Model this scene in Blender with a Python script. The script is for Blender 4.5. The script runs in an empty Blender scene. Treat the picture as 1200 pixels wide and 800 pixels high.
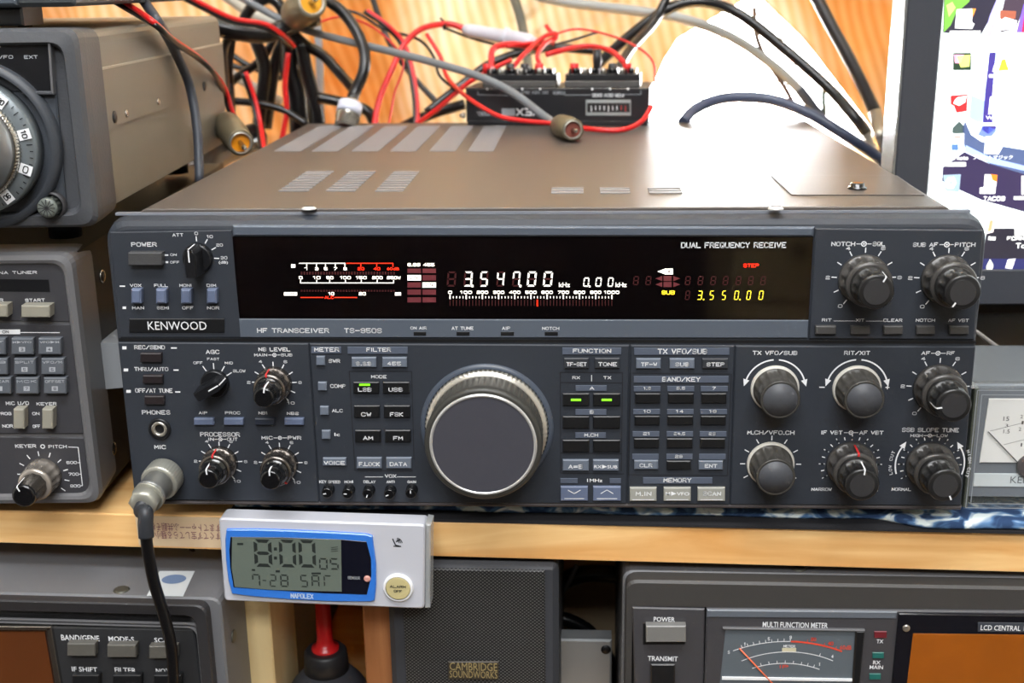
import bpy, bmesh, math, random
from mathutils import Vector, Matrix
from mathutils.geometry import tessellate_polygon
random.seed(7)
# ------------------------------------------------------------------ camera
FPX = 1420.0                                   # focal length in pixels of the 1200 px wide frame
MC = Matrix(((0.99845747, 0.05393549, -0.0131776), (0.00267734, -0.2838355, -0.95886925), (-0.05545735, 0.95735488, -0.28354208)))
CAM = Vector((0.01942271, -0.5428781, 0.16046496))
cd = bpy.data.cameras.new('camera'); cam = bpy.data.objects.new('camera', cd)
bpy.context.scene.collection.objects.link(cam); bpy.context.scene.camera = cam
flip = Matrix(((1, 0, 0), (0, -1, 0), (0, 0, -1)))
cam.matrix_world = Matrix.Translation(CAM) @ ((MC.transposed() @ flip).to_4x4())
cd.sensor_width = 36; cd.lens = FPX / 1200 * 36; cd.clip_start = 0.02; cd.clip_end = 50
cd.dof.use_dof = True; cd.dof.focus_distance = 0.57; cd.dof.aperture_fstop = 12
# ------------------------------------------------------------------ world, lamps, exposure
W = bpy.data.worlds.new('overcast_sky'); bpy.context.scene.world = W; W.use_nodes = True
W.node_tree.nodes['Background'].inputs[0].default_value = (0.93, 0.97, 1.0, 1)
W.node_tree.nodes['Background'].inputs[1].default_value = 45.0
def area(name, loc, target, sx, sy, power, col):
    l = bpy.data.lights.new(name, 'AREA'); l.shape = 'RECTANGLE'; l.size = sx; l.size_y = sy; l.energy = power; l.color = col
    o = bpy.data.objects.new(name, l); bpy.context.scene.collection.objects.link(o); o.location = loc
    o.rotation_euler = (Vector(target) - Vector(loc)).to_track_quat('-Z', 'Y').to_euler(); return o
area('ceiling_and_fill_light', (-0.05, -0.7, 1.42), (0, -0.3, 0), 1.3, 0.35, 20, (0.97, 0.98, 1.0))
area('ceiling_and_fill_light', (0.1, -1.7, 1.42), (0, -0.5, 0), 1.3, 0.5, 34, (0.97, 0.98, 1.0))  # second lamp, added behind the camera to brighten the front surfaces
VS = bpy.context.scene.view_settings
VS.view_transform = 'Standard'; VS.look = 'None'; VS.exposure = 0.35; VS.gamma = 1; VS.use_curve_mapping = False
bpy.context.scene.cycles.max_bounces = 6
try: bpy.context.scene.cycles.use_denoising = True
except Exception: pass
# ------------------------------------------------------------------ helpers
COL = bpy.context.scene.collection
def lin(c): return tuple((x / 255 / 12.92) if x / 255 <= 0.04045 else ((x / 255 + 0.055) / 1.055) ** 2.4 for x in c) + (1,)
MATS = {}
def mat(name, col, rough=0.5, metal=0.0, bump=0.0, bscale=800, var=0.0, vscale=20, emit=0.0, coat=0.0, spec=0.5, trans=0.0, alpha=1.0):
    if name in MATS: return MATS[name]
    m = bpy.data.materials.new(name); m.use_nodes = True; nt = m.node_tree; b = nt.nodes['Principled BSDF']
    c = lin(col); b.inputs['Base Color'].default_value = c; b.inputs['Roughness'].default_value = rough
    b.inputs['Metallic'].default_value = metal; b.inputs['Coat Weight'].default_value = coat
    b.inputs['Specular IOR Level'].default_value = spec
    if trans: b.inputs['Transmission Weight'].default_value = trans
    if alpha < 1: b.inputs['Alpha'].default_value = alpha
    if emit:
        b.inputs['Emission Color'].default_value = c; b.inputs['Emission Strength'].default_value = emit
    tc = nt.nodes.new('ShaderNodeTexCoord')
    if var:
        n = nt.nodes.new('ShaderNodeTexNoise'); n.inputs['Scale'].default_value = vscale; n.inputs['Detail'].default_value = 6
        r = nt.nodes.new('ShaderNodeValToRGB'); r.color_ramp.elements[0].position = 0.3; r.color_ramp.elements[1].position = 0.7
        r.color_ramp.elements[0].color = tuple(x * (1 - var) for x in c[:3]) + (1,); r.color_ramp.elements[1].color = tuple(min(1, x * (1 + var)) for x in c[:3]) + (1,)
        nt.links.new(tc.outputs['Object'], n.inputs['Vector']); nt.links.new(n.outputs['Fac'], r.inputs['Fac']); nt.links.new(r.outputs['Color'], b.inputs['Base Color'])
    if bump:
        n = nt.nodes.new('ShaderNodeTexNoise'); n.inputs['Scale'].default_value = bscale; bp = nt.nodes.new('ShaderNodeBump')
        bp.inputs['Strength'].default_value = bump; bp.inputs['Distance'].default_value = 0.0006
        nt.links.new(tc.outputs['Object'], n.inputs['Vector']); nt.links.new(n.outputs['Fac'], bp.inputs['Height']); nt.links.new(bp.outputs['Normal'], b.inputs['Normal'])
    MATS[name] = m; return m
def wood(name, c1, c2, scale, axis=(1, 8, 8), rough=0.45):
    m = bpy.data.materials.new(name); m.use_nodes = True; nt = m.node_tree; b = nt.nodes['Principled BSDF']
    tc = nt.nodes.new('ShaderNodeTexCoord'); mp = nt.nodes.new('ShaderNodeMapping'); mp.inputs['Scale'].default_value = axis
    n = nt.nodes.new('ShaderNodeTexNoise'); n.inputs['Scale'].default_value = scale; n.inputs['Detail'].default_value = 8; n.inputs['Distortion'].default_value = 0.8
    r = nt.nodes.new('ShaderNodeValToRGB'); r.color_ramp.elements[0].position = 0.3; r.color_ramp.elements[1].position = 0.68
    r.color_ramp.elements[0].color = lin(c1); r.color_ramp.elements[1].color = lin(c2)
    nt.links.new(tc.outputs['Object'], mp.inputs['Vector']); nt.links.new(mp.outputs['Vector'], n.inputs['Vector'])
    nt.links.new(n.outputs['Fac'], r.inputs['Fac']); nt.links.new(r.outputs['Color'], b.inputs['Base Color']); b.inputs['Roughness'].default_value = rough
    bp = nt.nodes.new('ShaderNodeBump'); bp.inputs['Strength'].default_value = 0.15; bp.inputs['Distance'].default_value = 0.0005
    nt.links.new(n.outputs['Fac'], bp.inputs['Height']); nt.links.new(bp.outputs['Normal'], b.inputs['Normal'])
    return m
M_PANEL = mat('panel_slate_paint', (44, 49, 57), 0.55, bump=0.12, bscale=2500)
M_BAND = mat('band_grey_paint', (84, 92, 103), 0.42, bump=0.05, bscale=2500)
M_STRIP = mat('strip_grey_print', (82, 90, 105), 0.6)
M_COVER = mat('cover_brown_grey_paint', (84, 77, 72), 0.38, bump=0.2, bscale=1800, var=0.05, vscale=12, spec=0.6)
M_VENT = mat('vent_grey', (136, 134, 136), 0.5)  # slats coloured lighter to stand in for their reflection
M_BLACK = mat('black_plastic', (22, 23, 26), 0.35)
M_WELL = mat('button_well_black', (14, 15, 18), 0.5)
M_KNOB = mat('knob_dark_plastic', (34, 34, 34), 0.28)
M_KNOBF = mat('knob_face_grey', (70, 72, 77), 0.5); M_KNOBD = mat('knob_face_dark', (50, 50, 52), 0.4)
M_GLOSSK = mat('knob_gloss_black', (16, 17, 19), 0.2, coat=0.4)
M_SILVER = mat('silver_metal', (190, 187, 180), 0.25, metal=1)
M_NICKEL = mat('worn_nickel', (190, 186, 176), 0.33, metal=.85, bump=0.1, bscale=600)
M_SMOKE = mat('smoked_silver_knob', (108, 102, 97), 0.25, metal=0.85)
M_IVORY = mat('skirt_ivory', (200, 197, 188), 0.35)
M_WHITE = mat('white_print', (236, 238, 240), 0.6)
M_GREYP = mat('grey_print', (150, 155, 160), 0.6)
M_RED = mat('red_print', (190, 40, 40), 0.5)
M_GLASS = mat('display_dark_glass', (6, 4, 5), 0.06)
M_BTN = mat('slate_blue_button', (100, 112, 138), 0.45)
M_BTNG = mat('grey_button', (104, 113, 126), 0.45)
M_BTND = mat('dark_grey_button', (50, 53, 58), 0.45)
M_BTNK = mat('black_button', (24, 25, 27), 0.35)
M_BTNI = mat('beige_button', (158, 158, 150), 0.5)
M_EW = mat('display_white_segment', (255, 250, 240), emit=1.0)
M_ER = mat('display_red_segment', (255, 52, 22), emit=0.75)
M_EY = mat('display_yellow_segment', (255, 232, 60), emit=0.8)
M_EG = mat('green_led', (120, 230, 30), emit=0.9)
M_GH = mat('unlit_segment_red', (66, 18, 20), 0.5)
M_GH2 = mat('unlit_block_red', (108, 44, 50), 0.5)
M_RUB = mat('black_cable_rubber', (13, 13, 15), 0.28)
M_GREYC = mat('grey_cable_sheath', (112, 116, 120), 0.45)
M_DKGC = mat('dark_grey_cable_sheath', (62, 67, 76), 0.45)
M_REDC = mat('red_wire', (205, 28, 30), 0.35)

class Frame:                                   # a local frame (x right, y away, z up) of one thing
    def __init__(s, o, rz=0, ry=0, rx=0):
        s.M = Matrix.Translation(Vector(o)) @ Matrix.Rotation(math.radians(rz), 4, 'Z') @ Matrix.Rotation(math.radians(ry), 4, 'Y') @ Matrix.Rotation(math.radians(rx), 4, 'X')
        s.I = s.M.inverted()
    def ray(s, px, py):
        d = MC.transposed() @ Vector(((px - 600) / FPX, (py - 400) / FPX, 1))
        return s.I @ CAM, s.I.to_3x3() @ d
    def at(s, px, py, y=0.0):                  # measured point on the plane y of this thing -> (x, z)
        o, d = s.ray(px, py); t = (y - o.y) / d.y; p = o + d * t; return (p.x, p.z)
    def top(s, px, py, z):
        o, d = s.ray(px, py); t = (z - o.z) / d.z; p = o + d * t; return (p.x, p.y)
WORLD = Frame((0, 0, 0))
def at3(px, py=None, Y=None):
    if py is None: return px
    x, z = WORLD.at(px, py, Y); return Vector((x, Y, z))

class MB:
    def __init__(s): s.bm = bmesh.new(); s.mats = []
    def mi(s, m):
        if m not in s.mats: s.mats.append(m)
        return s.mats.index(m)
    def face(s, vs, m, smooth=False):
        try: f = s.bm.faces.new(vs)
        except ValueError: return
        f.material_index = s.mi(m); f.smooth = smooth; return f
    def rings(s, rings, m, cap0=True, cap1=True, smooth=True, closed=True):
        R = [[s.bm.verts.new(p) for p in r] for r in rings]
        n = len(R[0])
        for a, b in zip(R, R[1:]):
            for i in range(n if closed else n - 1):
                j = (i + 1) % n; s.face((a[i], a[j], b[j], b[i]), m, smooth)
        if cap0: s.face(R[0][::-1], m)
        if cap1: s.face(R[-1], m)
        return R
    def box(s, x0, x1, y0, y1, z0, z1, m, bev=0.0):
        s.slab([(x0, z0), (x1, z0), (x1, z1), (x0, z1)], y0, y1, m, bev, bev > 0)
    def slab(s, pts, yf, yb, m, bev=0.0, back=False):   # polygon in x,z, front at yf (towards camera), back at yb
        a = sum(pts[i][0] * pts[(i + 1) % len(pts)][1] - pts[(i + 1) % len(pts)][0] * pts[i][1] for i in range(len(pts)))
        if a < 0: pts = pts[::-1]
        rs = []
        if bev:
            ins = inset(pts, bev); rs.append([(x, yf, z) for x, z in ins]); rs.append([(x, yf + bev, z) for x, z in pts])
            if back: rs.append([(x, yb - bev, z) for x, z in pts]); rs.append([(x, yb, z) for x, z in ins])
            else: rs.append([(x, yb, z) for x, z in pts])
        else: rs = [[(x, yf, z) for x, z in pts], [(x, yb, z) for x, z in pts]]
        rs = rs[::-1]
        s.rings([[Vector(p) for p in r] for r in rs], m, smooth=False)
    def lathe(s, cx, cz, prof, m, n=32, flute=0, depth=0.0, caps=True, smooth=True):   # axis along -y; prof (y, r, fluted?)
        rs = []
        for p in prof:
            y, r = p[0], p[1]; fl = len(p) > 2 and p[2]
            ring = []
            for i in range(n):
                t = 2 * math.pi * i / n
                rr = r - (depth * (0.5 + 0.5 * math.cos(flute * t)) ** 0.6 if fl else 0)
                ring.append(Vector((cx + rr * math.cos(t), y, cz + rr * math.sin(t))))
            rs.append(ring)
        s.rings(rs, m, caps, caps, smooth)
    def ringflat(s, cx, cz, r0, r1, y, m, a0=0, a1=360, n=32):      # flat printed ring / arc, angles clockwise from up
        n = max(4, n); full = abs(a1 - a0) >= 359.9
        A = [math.radians(a0 + (a1 - a0) * i / n) for i in range(n + (0 if full else 1))]
        o = [s.bm.verts.new((cx + r1 * math.sin(a), y, cz + r1 * math.cos(a))) for a in A]
        i_ = [s.bm.verts.new((cx + r0 * math.sin(a), y, cz + r0 * math.cos(a))) for a in A]
        k = len(A)
        for j in range(k if full else k - 1):
            l = (j + 1) % k; s.face((i_[j], i_[l], o[l], o[j]), m)
    def flat(s, pts, y, m):
        s.face([s.bm.verts.new((x, y, z)) for x, z in pts], m)
    def line(s, p, q, w, y, m):
        dx, dz = q[0] - p[0], q[1] - p[1]; L = math.hypot(dx, dz) or 1; nx, nz = -dz / L * w / 2, dx / L * w / 2
        s.flat([(p[0] + nx, p[1] + nz), (q[0] + nx, q[1] + nz), (q[0] - nx, q[1] - nz), (p[0] - nx, p[1] - nz)], y, m)
    def tube(s, pts, r, m, n=10, r_end=None):
        P = spline(pts); rs = []; up = Vector((0.13, 0.31, 0.94))
        for i, p in enumerate(P):
            t = (P[min(i + 1, len(P) - 1)] - P[max(i - 1, 0)]).normalized()
            a = t.cross(up)
            if a.length < 1e-4: a = t.cross(Vector((1, 0, 0)))
            a.normalize(); b = t.cross(a); up = -b if i else up
            rr = r if r_end is None else r + (r_end - r) * i / (len(P) - 1)
            rs.append([p + a * rr * math.cos(2 * math.pi * k / n) + b * rr * math.sin(2 * math.pi * k / n) for k in range(n)])
        s.rings(rs, m)
    def rev(s, p0, d, prof, m, n=28, flute=0, depth=0.0, caps=True):  # revolve about any axis: prof (distance, radius, fluted?)
        d = Vector(d).normalized(); a = d.cross(Vector((0, 0, 1)));
        if a.length < 1e-3: a = Vector((1, 0, 0))
        a.normalize(); b = d.cross(a); rs = []
        for p in prof:
            ring = []
            for k in range(n):
                t = 2 * math.pi * k / n; rr = p[1] - (depth * (0.5 + 0.5 * math.cos(flute * t)) if len(p) > 2 and p[2] else 0)
                ring.append(Vector(p0) + d * p[0] + (a * math.cos(t) + b * math.sin(t)) * rr)
            rs.append(ring)
        s.rings(rs, m, caps, caps)
    def build(s, name, parent=None, F=None):
        me = bpy.data.meshes.new(name)
        bmesh.ops.recalc_face_normals(s.bm, faces=[f for f in s.bm.faces if len(f.verts) > 0]) if getattr(s, 'recalc', True) else None
        s.bm.to_mesh(me); s.bm.free()
        for m in s.mats: me.materials.append(m)
        o = bpy.data.objects.new(name, me); COL.objects.link(o)
        if parent: o.parent = parent
        elif F: o.matrix_world = F.M
        return o
def inset(pts, d):
    n = len(pts); out = []
    for i in range(n):
        p0, p1, p2 = Vector(pts[i - 1]), Vector(pts[i]), Vector(pts[(i + 1) % n])
        e1 = (p1 - p0).normalized(); e2 = (p2 - p1).normalized()
        n1 = Vector((-e1.y, e1.x)); n2 = Vector((-e2.y, e2.x)); b = (n1 + n2)
        b = b.normalized() if b.length > 1e-6 else n1
        k = d / max(0.35, b.dot(n1)); out.append((p1.x + b.x * k, p1.y + b.y * k))
    return out
def rnd(pts, r, n=4):                          # round the corners of a convex polygon
    if not isinstance(r, (list, tuple)): r = [r] * len(pts)
    out = []
    for i in range(len(pts)):
        p0, p1, p2 = Vector(pts[i - 1]), Vector(pts[i]), Vector(pts[(i + 1) % len(pts)])
        a = p1 + (p0 - p1).normalized() * r[i]; c = p1 + (p2 - p1).normalized() * r[i]
        if r[i] < 1e-6: out.append((p1.x, p1.y)); continue
        for k in range(n + 1):
            t = k / n; q = a * (1 - t) ** 2 + p1 * 2 * t * (1 - t) + c * t * t; out.append((q.x, q.y))
    return out
def spline(pts, seg=7):
    P = [Vector(p) for p in pts]
    if len(P) < 3: return P
    P = [P[0] * 2 - P[1]] + P + [P[-1] * 2 - P[-2]]; out = []
    for i in range(1, len(P) - 2):
        for k in range(seg):
            t = k / seg; a, b, c, d = P[i - 1], P[i], P[i + 1], P[i + 2]
            out.append(0.5 * ((2 * b) + (c - a) * t + (2 * a - 5 * b + 4 * c - d) * t * t + (3 * b - a - 3 * c + d) * t ** 3))
    out.append(P[-2]); return out
def thing(name, label, cat, F, group=None):
    o = bpy.data.objects.new(name, None); o.empty_display_size = 0.02; COL.objects.link(o); o.matrix_world = F.M
    o['label'] = label; o['category'] = cat
    if group: o['group'] = group
    return o
def tag(o, label, cat, group=None):
    o['label'] = label; o['category'] = cat
    if group: o['group'] = group
    return o
def struct(o): o['kind'] = 'structure'; return o
# ---- text: glyph outlines of the built-in font laid flat as print
GC = {}
def glyphs(sx, bold):
    k = (sx, bold)
    if k in GC: return GC[k]
    cu = bpy.data.curves.new('t', 'FONT'); cu.body = sx; cu.resolution_u = 2; cu.offset = 0.014 if bold else 0.0
    o = bpy.data.objects.new('t', cu); me = o.to_mesh()
    V = [(v.co.x, v.co.y) for v in me.vertices]; Fc = [tuple(p.vertices) for p in me.polygons]
    o.to_mesh_clear(); bpy.data.objects.remove(o); bpy.data.curves.remove(cu); GC[k] = (V, Fc); return GC[k]
SQ = dict(A='002640 1232', B='00063645443303 3342413000', C='4536160501103041', D='00063645413000', E='46060040 0333', F='460600 0333', G='453616050110404323', H='0600 4640 0343', I='2620', J='4641301001',
    K='0600 4603 1340', L='060040', M='0006224640', N='00064046', O='163645413010010516', P='00063645443303', Q='163645413010010516 2240', R='00063645443303 2340', S='453616050413334241301001', T='0646 2620', U='060110304146',
    V='062046', W='0610243046', X='0640 0046', Y='062346 2320', Z='06460040')
SQ.update({'0': '163645413010010516', '1': '152620', '2': '05163645443313020040', '3': '0516364544334241301001 1333', '4': '30360242', '5': '460603334241301001', '6': '4536160501103041423303', '7': '06464510', '8': '13040516364544331302011030414233',
    '9': '01103041453616050413 1343', '/': '0046', '-': '0343', '=': '0242 0444', '.': '2020', ' ': ''})
NAR = {'I': .25, '1': .5, '.': .25, ' ': .55}
def squarish(sx, W_, H_):
    """wide square capitals as short strokes inside a W_ x H_ box"""
    adv = [NAR.get(c, 1.0) for c in sx]; gap = .38; tot = sum(adv) + gap * (len(sx) - 1); st = H_ * (.195 if H_ < .0022 else .18); uw = max(1e-6, (W_ - st)) / tot; x = st / 2; out = []
    for c, a in zip(sx, adv):
        for pl in SQ[c].split():
            P = [(int(pl[i]) / 4, int(pl[i + 1]) / 6) for i in range(0, len(pl), 2)]
            Q = [(x + (((u - .5) if a < 1 and c != '1' else (u - .5) * (1.6 if c == '1' else 1)) + .5 * a / 1) * uw if c in NAR else x + u * uw, st / 2 + v * (H_ - st)) for u, v in P]
            out += list(zip(Q, Q[1:]))
        x += (a + gap) * uw
    return out, st
def strokes(mb, sx, W_, H_, place, m):
    seg, st = squarish(sx, W_, H_)
    for p, q in seg:
        dx, dy = q[0] - p[0], q[1] - p[1]; L = math.hypot(dx, dy)
        if L < 1e-9: dx, dy, L = 1, 0, 1; p = (p[0] - st * .45, p[1]); q = (q[0] + st * .45, q[1])
        ux, uy = dx / L, dy / L; e = st * .36; nx, ny = -uy * st / 2, ux * st / 2
        mb.face([mb.bm.verts.new(place(*v)) for v in ((p[0] - ux * e + nx, p[1] - uy * e + ny), (q[0] + ux * e + nx, q[1] + uy * e + ny), (q[0] + ux * e - nx, q[1] + uy * e - ny), (p[0] - ux * e - nx, p[1] - uy * e - ny))], m)
def text(F, mb, sx, x0, x1, y0, y1, m, y=-0.00015, bold=True, py=None, rot180=False):
    """lettering filling the measured box; y is the plane it is printed on"""
    if bold is True and all(c in SQ for c in sx):
        ax, az = F.at(x0, y1, y); bx, bz = F.at(x1, y0, y); W_, H_ = bx - ax, bz - az
        strokes(mb, sx, W_, H_, (lambda u, v: (bx - u, y, bz - v)) if rot180 else (lambda u, v: (ax + u, y, az + v)), m); return
    V, Fc = glyphs(sx, bold)
    if not V: return
    ax, az = F.at(x0, y1, y); bx, bz = F.at(x1, y0, y)
    a0, a1 = min(v[0] for v in V), max(v[0] for v in V); c0, c1 = min(v[1] for v in V), max(v[1] for v in V)
    out = []
    for u, w in V:
        p = (u - a0) / (a1 - a0); q = (w - c0) / (c1 - c0) if c1 > c0 else 0
        if rot180: p, q = 1 - p, 1 - q
        out.append(mb.bm.verts.new((ax + (bx - ax) * p, y, az + (bz - az) * q)))
    for f in Fc: mb.face([out[i] for i in f], m)
def textc(F, mb, sx, cx, cy, w, h, m, y=-0.00015, rot=0, bold=True):   # centred, local metres, rotated clockwise by rot
    r = math.radians(rot); out = []
    if bold and all(c in SQ for c in sx):
        strokes(mb, sx, w, h, lambda u, v: (cx + (u - w / 2) * math.cos(r) + (v - h / 2) * math.sin(r), y, cy - (u - w / 2) * math.sin(r) + (v - h / 2) * math.cos(r)), m); return
    V, Fc = glyphs(sx, bold); a0, a1 = min(v[0] for v in V), max(v[0] for v in V); c0, c1 = min(v[1] for v in V), max(v[1] for v in V)
    for u, q in V:
        p = ((u - a0) / (a1 - a0) - .5) * w; q = ((q - c0) / max(1e-6, c1 - c0) - .5) * h
        out.append(mb.bm.verts.new((cx + p * math.cos(r) + q * math.sin(r), y, cy - p * math.sin(r) + q * math.cos(r))))
    for f in Fc: mb.face([out[i] for i in f], m)
def rect(F, x0, x1, y0, y1, y=0.0): return [F.at(x0, y1, y), F.at(x1, y1, y), F.at(x1, y0, y), F.at(x0, y0, y)]
def poly(F, pts, y=0.0): return [F.at(a, b, y) for a, b in pts]
SEG = {'0': 'abcdef', '1': 'bc', '2': 'abged', '3': 'abgcd', '4': 'fgbc', '5': 'afgcd', '6': 'afgecd', '7': 'fabc', '8': 'abcdefg', '9': 'abcdfg', 'S': 'afgcd', 'A': 'abcefg', 'T': 'aef', '-': 'g', 'R': 'abcefg'}
def seg7(F, mb, ch, x0, x1, y0, y1, m, y, w=0.16, slant=0.0, y7=True):
    ax, az = F.at(x0, y1, y); bx, bz = F.at(x1, y0, y); Wd = bx - ax; H = bz - az; t = w * Wd; g = t * 0.18
    sh = lambda u, v: (ax + u + slant * v, az + v)
    S = {'a': ((t * .5, H), (Wd - t * .5, H), (Wd - t * 1.3, H - t), (t * 1.3, H - t)), 'd': ((t * .5, 0), (Wd - t * .5, 0), (Wd - t * 1.3, t), (t * 1.3, t)),
         'g': ((t * .7, H / 2), (t * 1.3, H / 2 + t / 2), (Wd - t * 1.3, H / 2 + t / 2), (Wd - t * .7, H / 2), (Wd - t * 1.3, H / 2 - t / 2), (t * 1.3, H / 2 - t / 2)),
         'f': ((0, H - t * .5 - g), (t, H - t * 1.2 - g), (t, H / 2 + t * .6 + g), (0, H / 2 + g)), 'e': ((0, t * .5 + g), (t, t * 1.2 + g), (t, H / 2 - t * .6 - g), (0, H / 2 - g)),
         'b': ((Wd, H - t * .5 - g), (Wd - t, H - t * 1.2 - g), (Wd - t, H / 2 + t * .6 + g), (Wd, H / 2 + g)), 'c': ((Wd, t * .5 + g), (Wd - t, t * 1.2 + g), (Wd - t, H / 2 - t * .6 - g), (Wd, H / 2 - g))}
    for k in SEG[ch]:
        if ch == '7' and k == 'f' and not y7: continue
        mb.flat([sh(u, v) for u, v in S[k]], y, m)
def button(F, par, name, x0, x1, y0, y1, m, h=0.002, legend=None, well=None, bev=0.0004, legm=None, top=None, label=None):
    mb = MB(); mb.slab(rect(F, x0, x1, y0, y1, -h), -h, 0.0008, m, bev); o = mb.build(name, par)
    if label: o['label'] = label
    if legend:
        lb = MB(); text(F, lb, legend[0], *legend[1:5], legm or M_WHITE, -h - 0.00012); lb.build('legend', o)
    if well is not None: well.slab(rect(F, x0 - 1.1, x1 + 1.4, y0 - 1.1, y1 + 1.6), -0.0002, 0.0004, M_WELL)
    return o
# ------------------------------------------------------------------ room
M_WALL = mat('wall_beige', (206, 202, 194), 0.8, bump=0.1, bscale=150, var=0.04)
M_CEIL = mat('ceiling_white', (228, 226, 220), 0.85)
M_FLOOR = wood('floor_wood', (36, 28, 24), (52, 42, 34), 6)
def wbox(name, x0, x1, y0, y1, z0, z1, m):
    mb = MB(); mb.box(x0, x1, y0, y1, z0, z1, m); return struct(mb.build(name))
wbox('floor', -1.6, 1.6, -2.3, 0.9, -0.84, -0.8, M_FLOOR)
wbox('ceiling', -1.6, 1.6, -2.3, 0.9, 1.5, 1.54, M_CEIL)
wbox('wall_left', -1.64, -1.6, -2.3, 0.9, -0.8, 1.5, M_WALL)
wbox('wall_right', 1.6, 1.64, -2.3, 0.9, -0.8, 1.5, M_WALL)
wbox('wall_front', -1.6, 1.6, -2.34, -2.3, -0.8, 1.5, mat('unseen_wall_dark', (58, 46, 40), .6, var=.1))  # unseen wall coloured dark to keep its reflection off the display glass
mb = MB()                                       # back wall with the window opening
for a in ((-1.6, -0.75, -0.8, 1.5), (1.0, 1.6, -0.8, 1.5), (-0.75, 1.0, -0.8, -0.05), (-0.75, 1.0, 1.1, 1.5)): mb.box(a[0], a[1], 0.86, 0.9, a[2], a[3], M_WALL)
struct(mb.build('wall_back'))
mb = MB(); M_FR = mat('window_frame_white', (225, 225, 222), 0.4)
for a in ((-0.75, 1.0, -0.05, -0.02), (-0.75, 1.0, 1.07, 1.1), (-0.75, -0.71, -0.02, 1.07), (0.96, 1.0, -0.02, 1.07)): mb.box(a[0], a[1], 0.85, 0.89, a[2], a[3], M_FR, 0.003)
wf = struct(mb.build('window_1'))
mb = MB(); mb.box(-0.71, 0.96, 0.866, 0.869, -0.02, 1.07, mat('window_pane_glass', (235, 240, 240), 0.02, alpha=0.05)); mb.build('pane', wf)
# curtain in two drapes that part around a bright gap
def curtain(name, label, side, bound, zt):
    m = bpy.data.materials.get('curtain_cloth')
    if not m:
        m = bpy.data.materials.new('curtain_cloth'); m.use_nodes = True; nt = m.node_tree; nt.nodes.clear()
        out = nt.nodes.new('ShaderNodeOutputMaterial'); d = nt.nodes.new('ShaderNodeBsdfDiffuse'); t = nt.nodes.new('ShaderNodeBsdfTranslucent'); mx = nt.nodes.new('ShaderNodeMixShader'); mx.inputs[0].default_value = 0.07
        tc = nt.nodes.new('ShaderNodeTexCoord'); wv = nt.nodes.new('ShaderNodeTexWave'); wv.inputs['Scale'].default_value = 30; wv.inputs['Distortion'].default_value = 0.35; wv.inputs['Detail'].default_value = 0
        mp = nt.nodes.new('ShaderNodeMapping'); mp.inputs['Rotation'].default_value = (0, 0.25, 0)
        r = nt.nodes.new('ShaderNodeValToRGB'); r.color_ramp.elements[0].color = lin((238, 208, 156)); r.color_ramp.elements[1].color = lin((250, 234, 202))
        nt.links.new(tc.outputs['Object'], mp.inputs['Vector']); nt.links.new(mp.outputs['Vector'], wv.inputs['Vector']); nt.links.new(wv.outputs['Fac'], r.inputs['Fac'])
        no = nt.nodes.new('ShaderNodeTexNoise'); no.inputs['Scale'].default_value = 5; no.inputs['Detail'].default_value = 2; r2 = nt.nodes.new('ShaderNodeValToRGB'); r2.color_ramp.elements[0].position = .5; r2.color_ramp.elements[0].color = (1, 1, 1, 1); r2.color_ramp.elements[1].position = .66; r2.color_ramp.elements[1].color = lin((232, 182, 128))
        mm = nt.nodes.new('ShaderNodeMix'); mm.data_type = 'RGBA'; mm.blend_type = 'MULTIPLY'; mm.inputs[0].default_value = 1
        nt.links.new(tc.outputs['Object'], no.inputs['Vector']); nt.links.new(no.outputs['Fac'], r2.inputs['Fac']); nt.links.new(r.outputs['Color'], mm.inputs[6]); nt.links.new(r2.outputs['Color'], mm.inputs[7])
        for q in (d, t): nt.links.new(mm.outputs[2], q.inputs['Color'])
        nt.links.new(d.outputs[0], mx.inputs[1]); nt.links.new(t.outputs[0], mx.inputs[2]); nt.links.new(mx.outputs[0], out.inputs['Surface'])
    mb = MB(); B = [WORLD.at(px, py, 0.562) for px, py in bound]; B = sorted(((z, x) for x, z in B))
    def bx(z):
        if z <= B[0][0]: return B[0][1]
        for (z0, x0), (z1, x1) in zip(B, B[1:]):
            if z <= z1: return x0 + (x1 - x0) * (z - z0) / (z1 - z0)
        return B[-1][1]
    nx, nz = 110, 70; z0 = -0.14; rows = []
    for j in range(nz + 1):
        z = z0 + (zt - z0) * j / nz; xb = bx(z); xe = -0.72 if side < 0 else 0.98; row = []
        for i in range(nx + 1):
            u = i / nx; x = xb + (xe - xb) * u
            f = 0.034 * math.sin(21 * (x * (1.0 if side < 0 else .7) + (0.75 if side < 0 else 1.1) * z) + 1.3 * math.sin(3 * x)) + 0.012 * math.sin(61 * x - 34 * z + 2) + 0.006 * math.sin(120 * (x + 0.3 * z))
            row.append(mb.bm.verts.new((x, 0.565 + .72 * f * min(1, 0.2 + u * 9), z)))
        rows.append(row)
    for a, b in zip(rows, rows[1:]):
        for i in range(nx): mb.face((a[i], a[i + 1], b[i + 1], b[i]), m, True)
    o = mb.build(name); sd = o.modifiers.new('thickness', 'SOLIDIFY'); sd.thickness = 0.0008; tag(o, label, 'curtain'); return o
curtain('curtain', 'gathered cream and tan striped curtain left of the bright window gap, behind the cables', -1,
        [(884, -40), (884, 0), (842, 18), (800, 36), (782, 62), (768, 95), (758, 125), (752, 160), (748, 240)], 1.12)
curtain('curtain', 'tan striped curtain drawn aside right of the bright window gap, beside the monitor', 1,
        [(888, -40), (888, 3), (915, 20), (945, 50), (972, 85), (1000, 122), (1026, 158), (1050, 200), (1060, 250)], 1.12)
GFc = Frame((.60, -1.55, -.8)); t = thing('drawer_chest', 'pale chest of drawers faintly mirrored in the right end of the display glass', 'chest', GFc)
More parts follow.
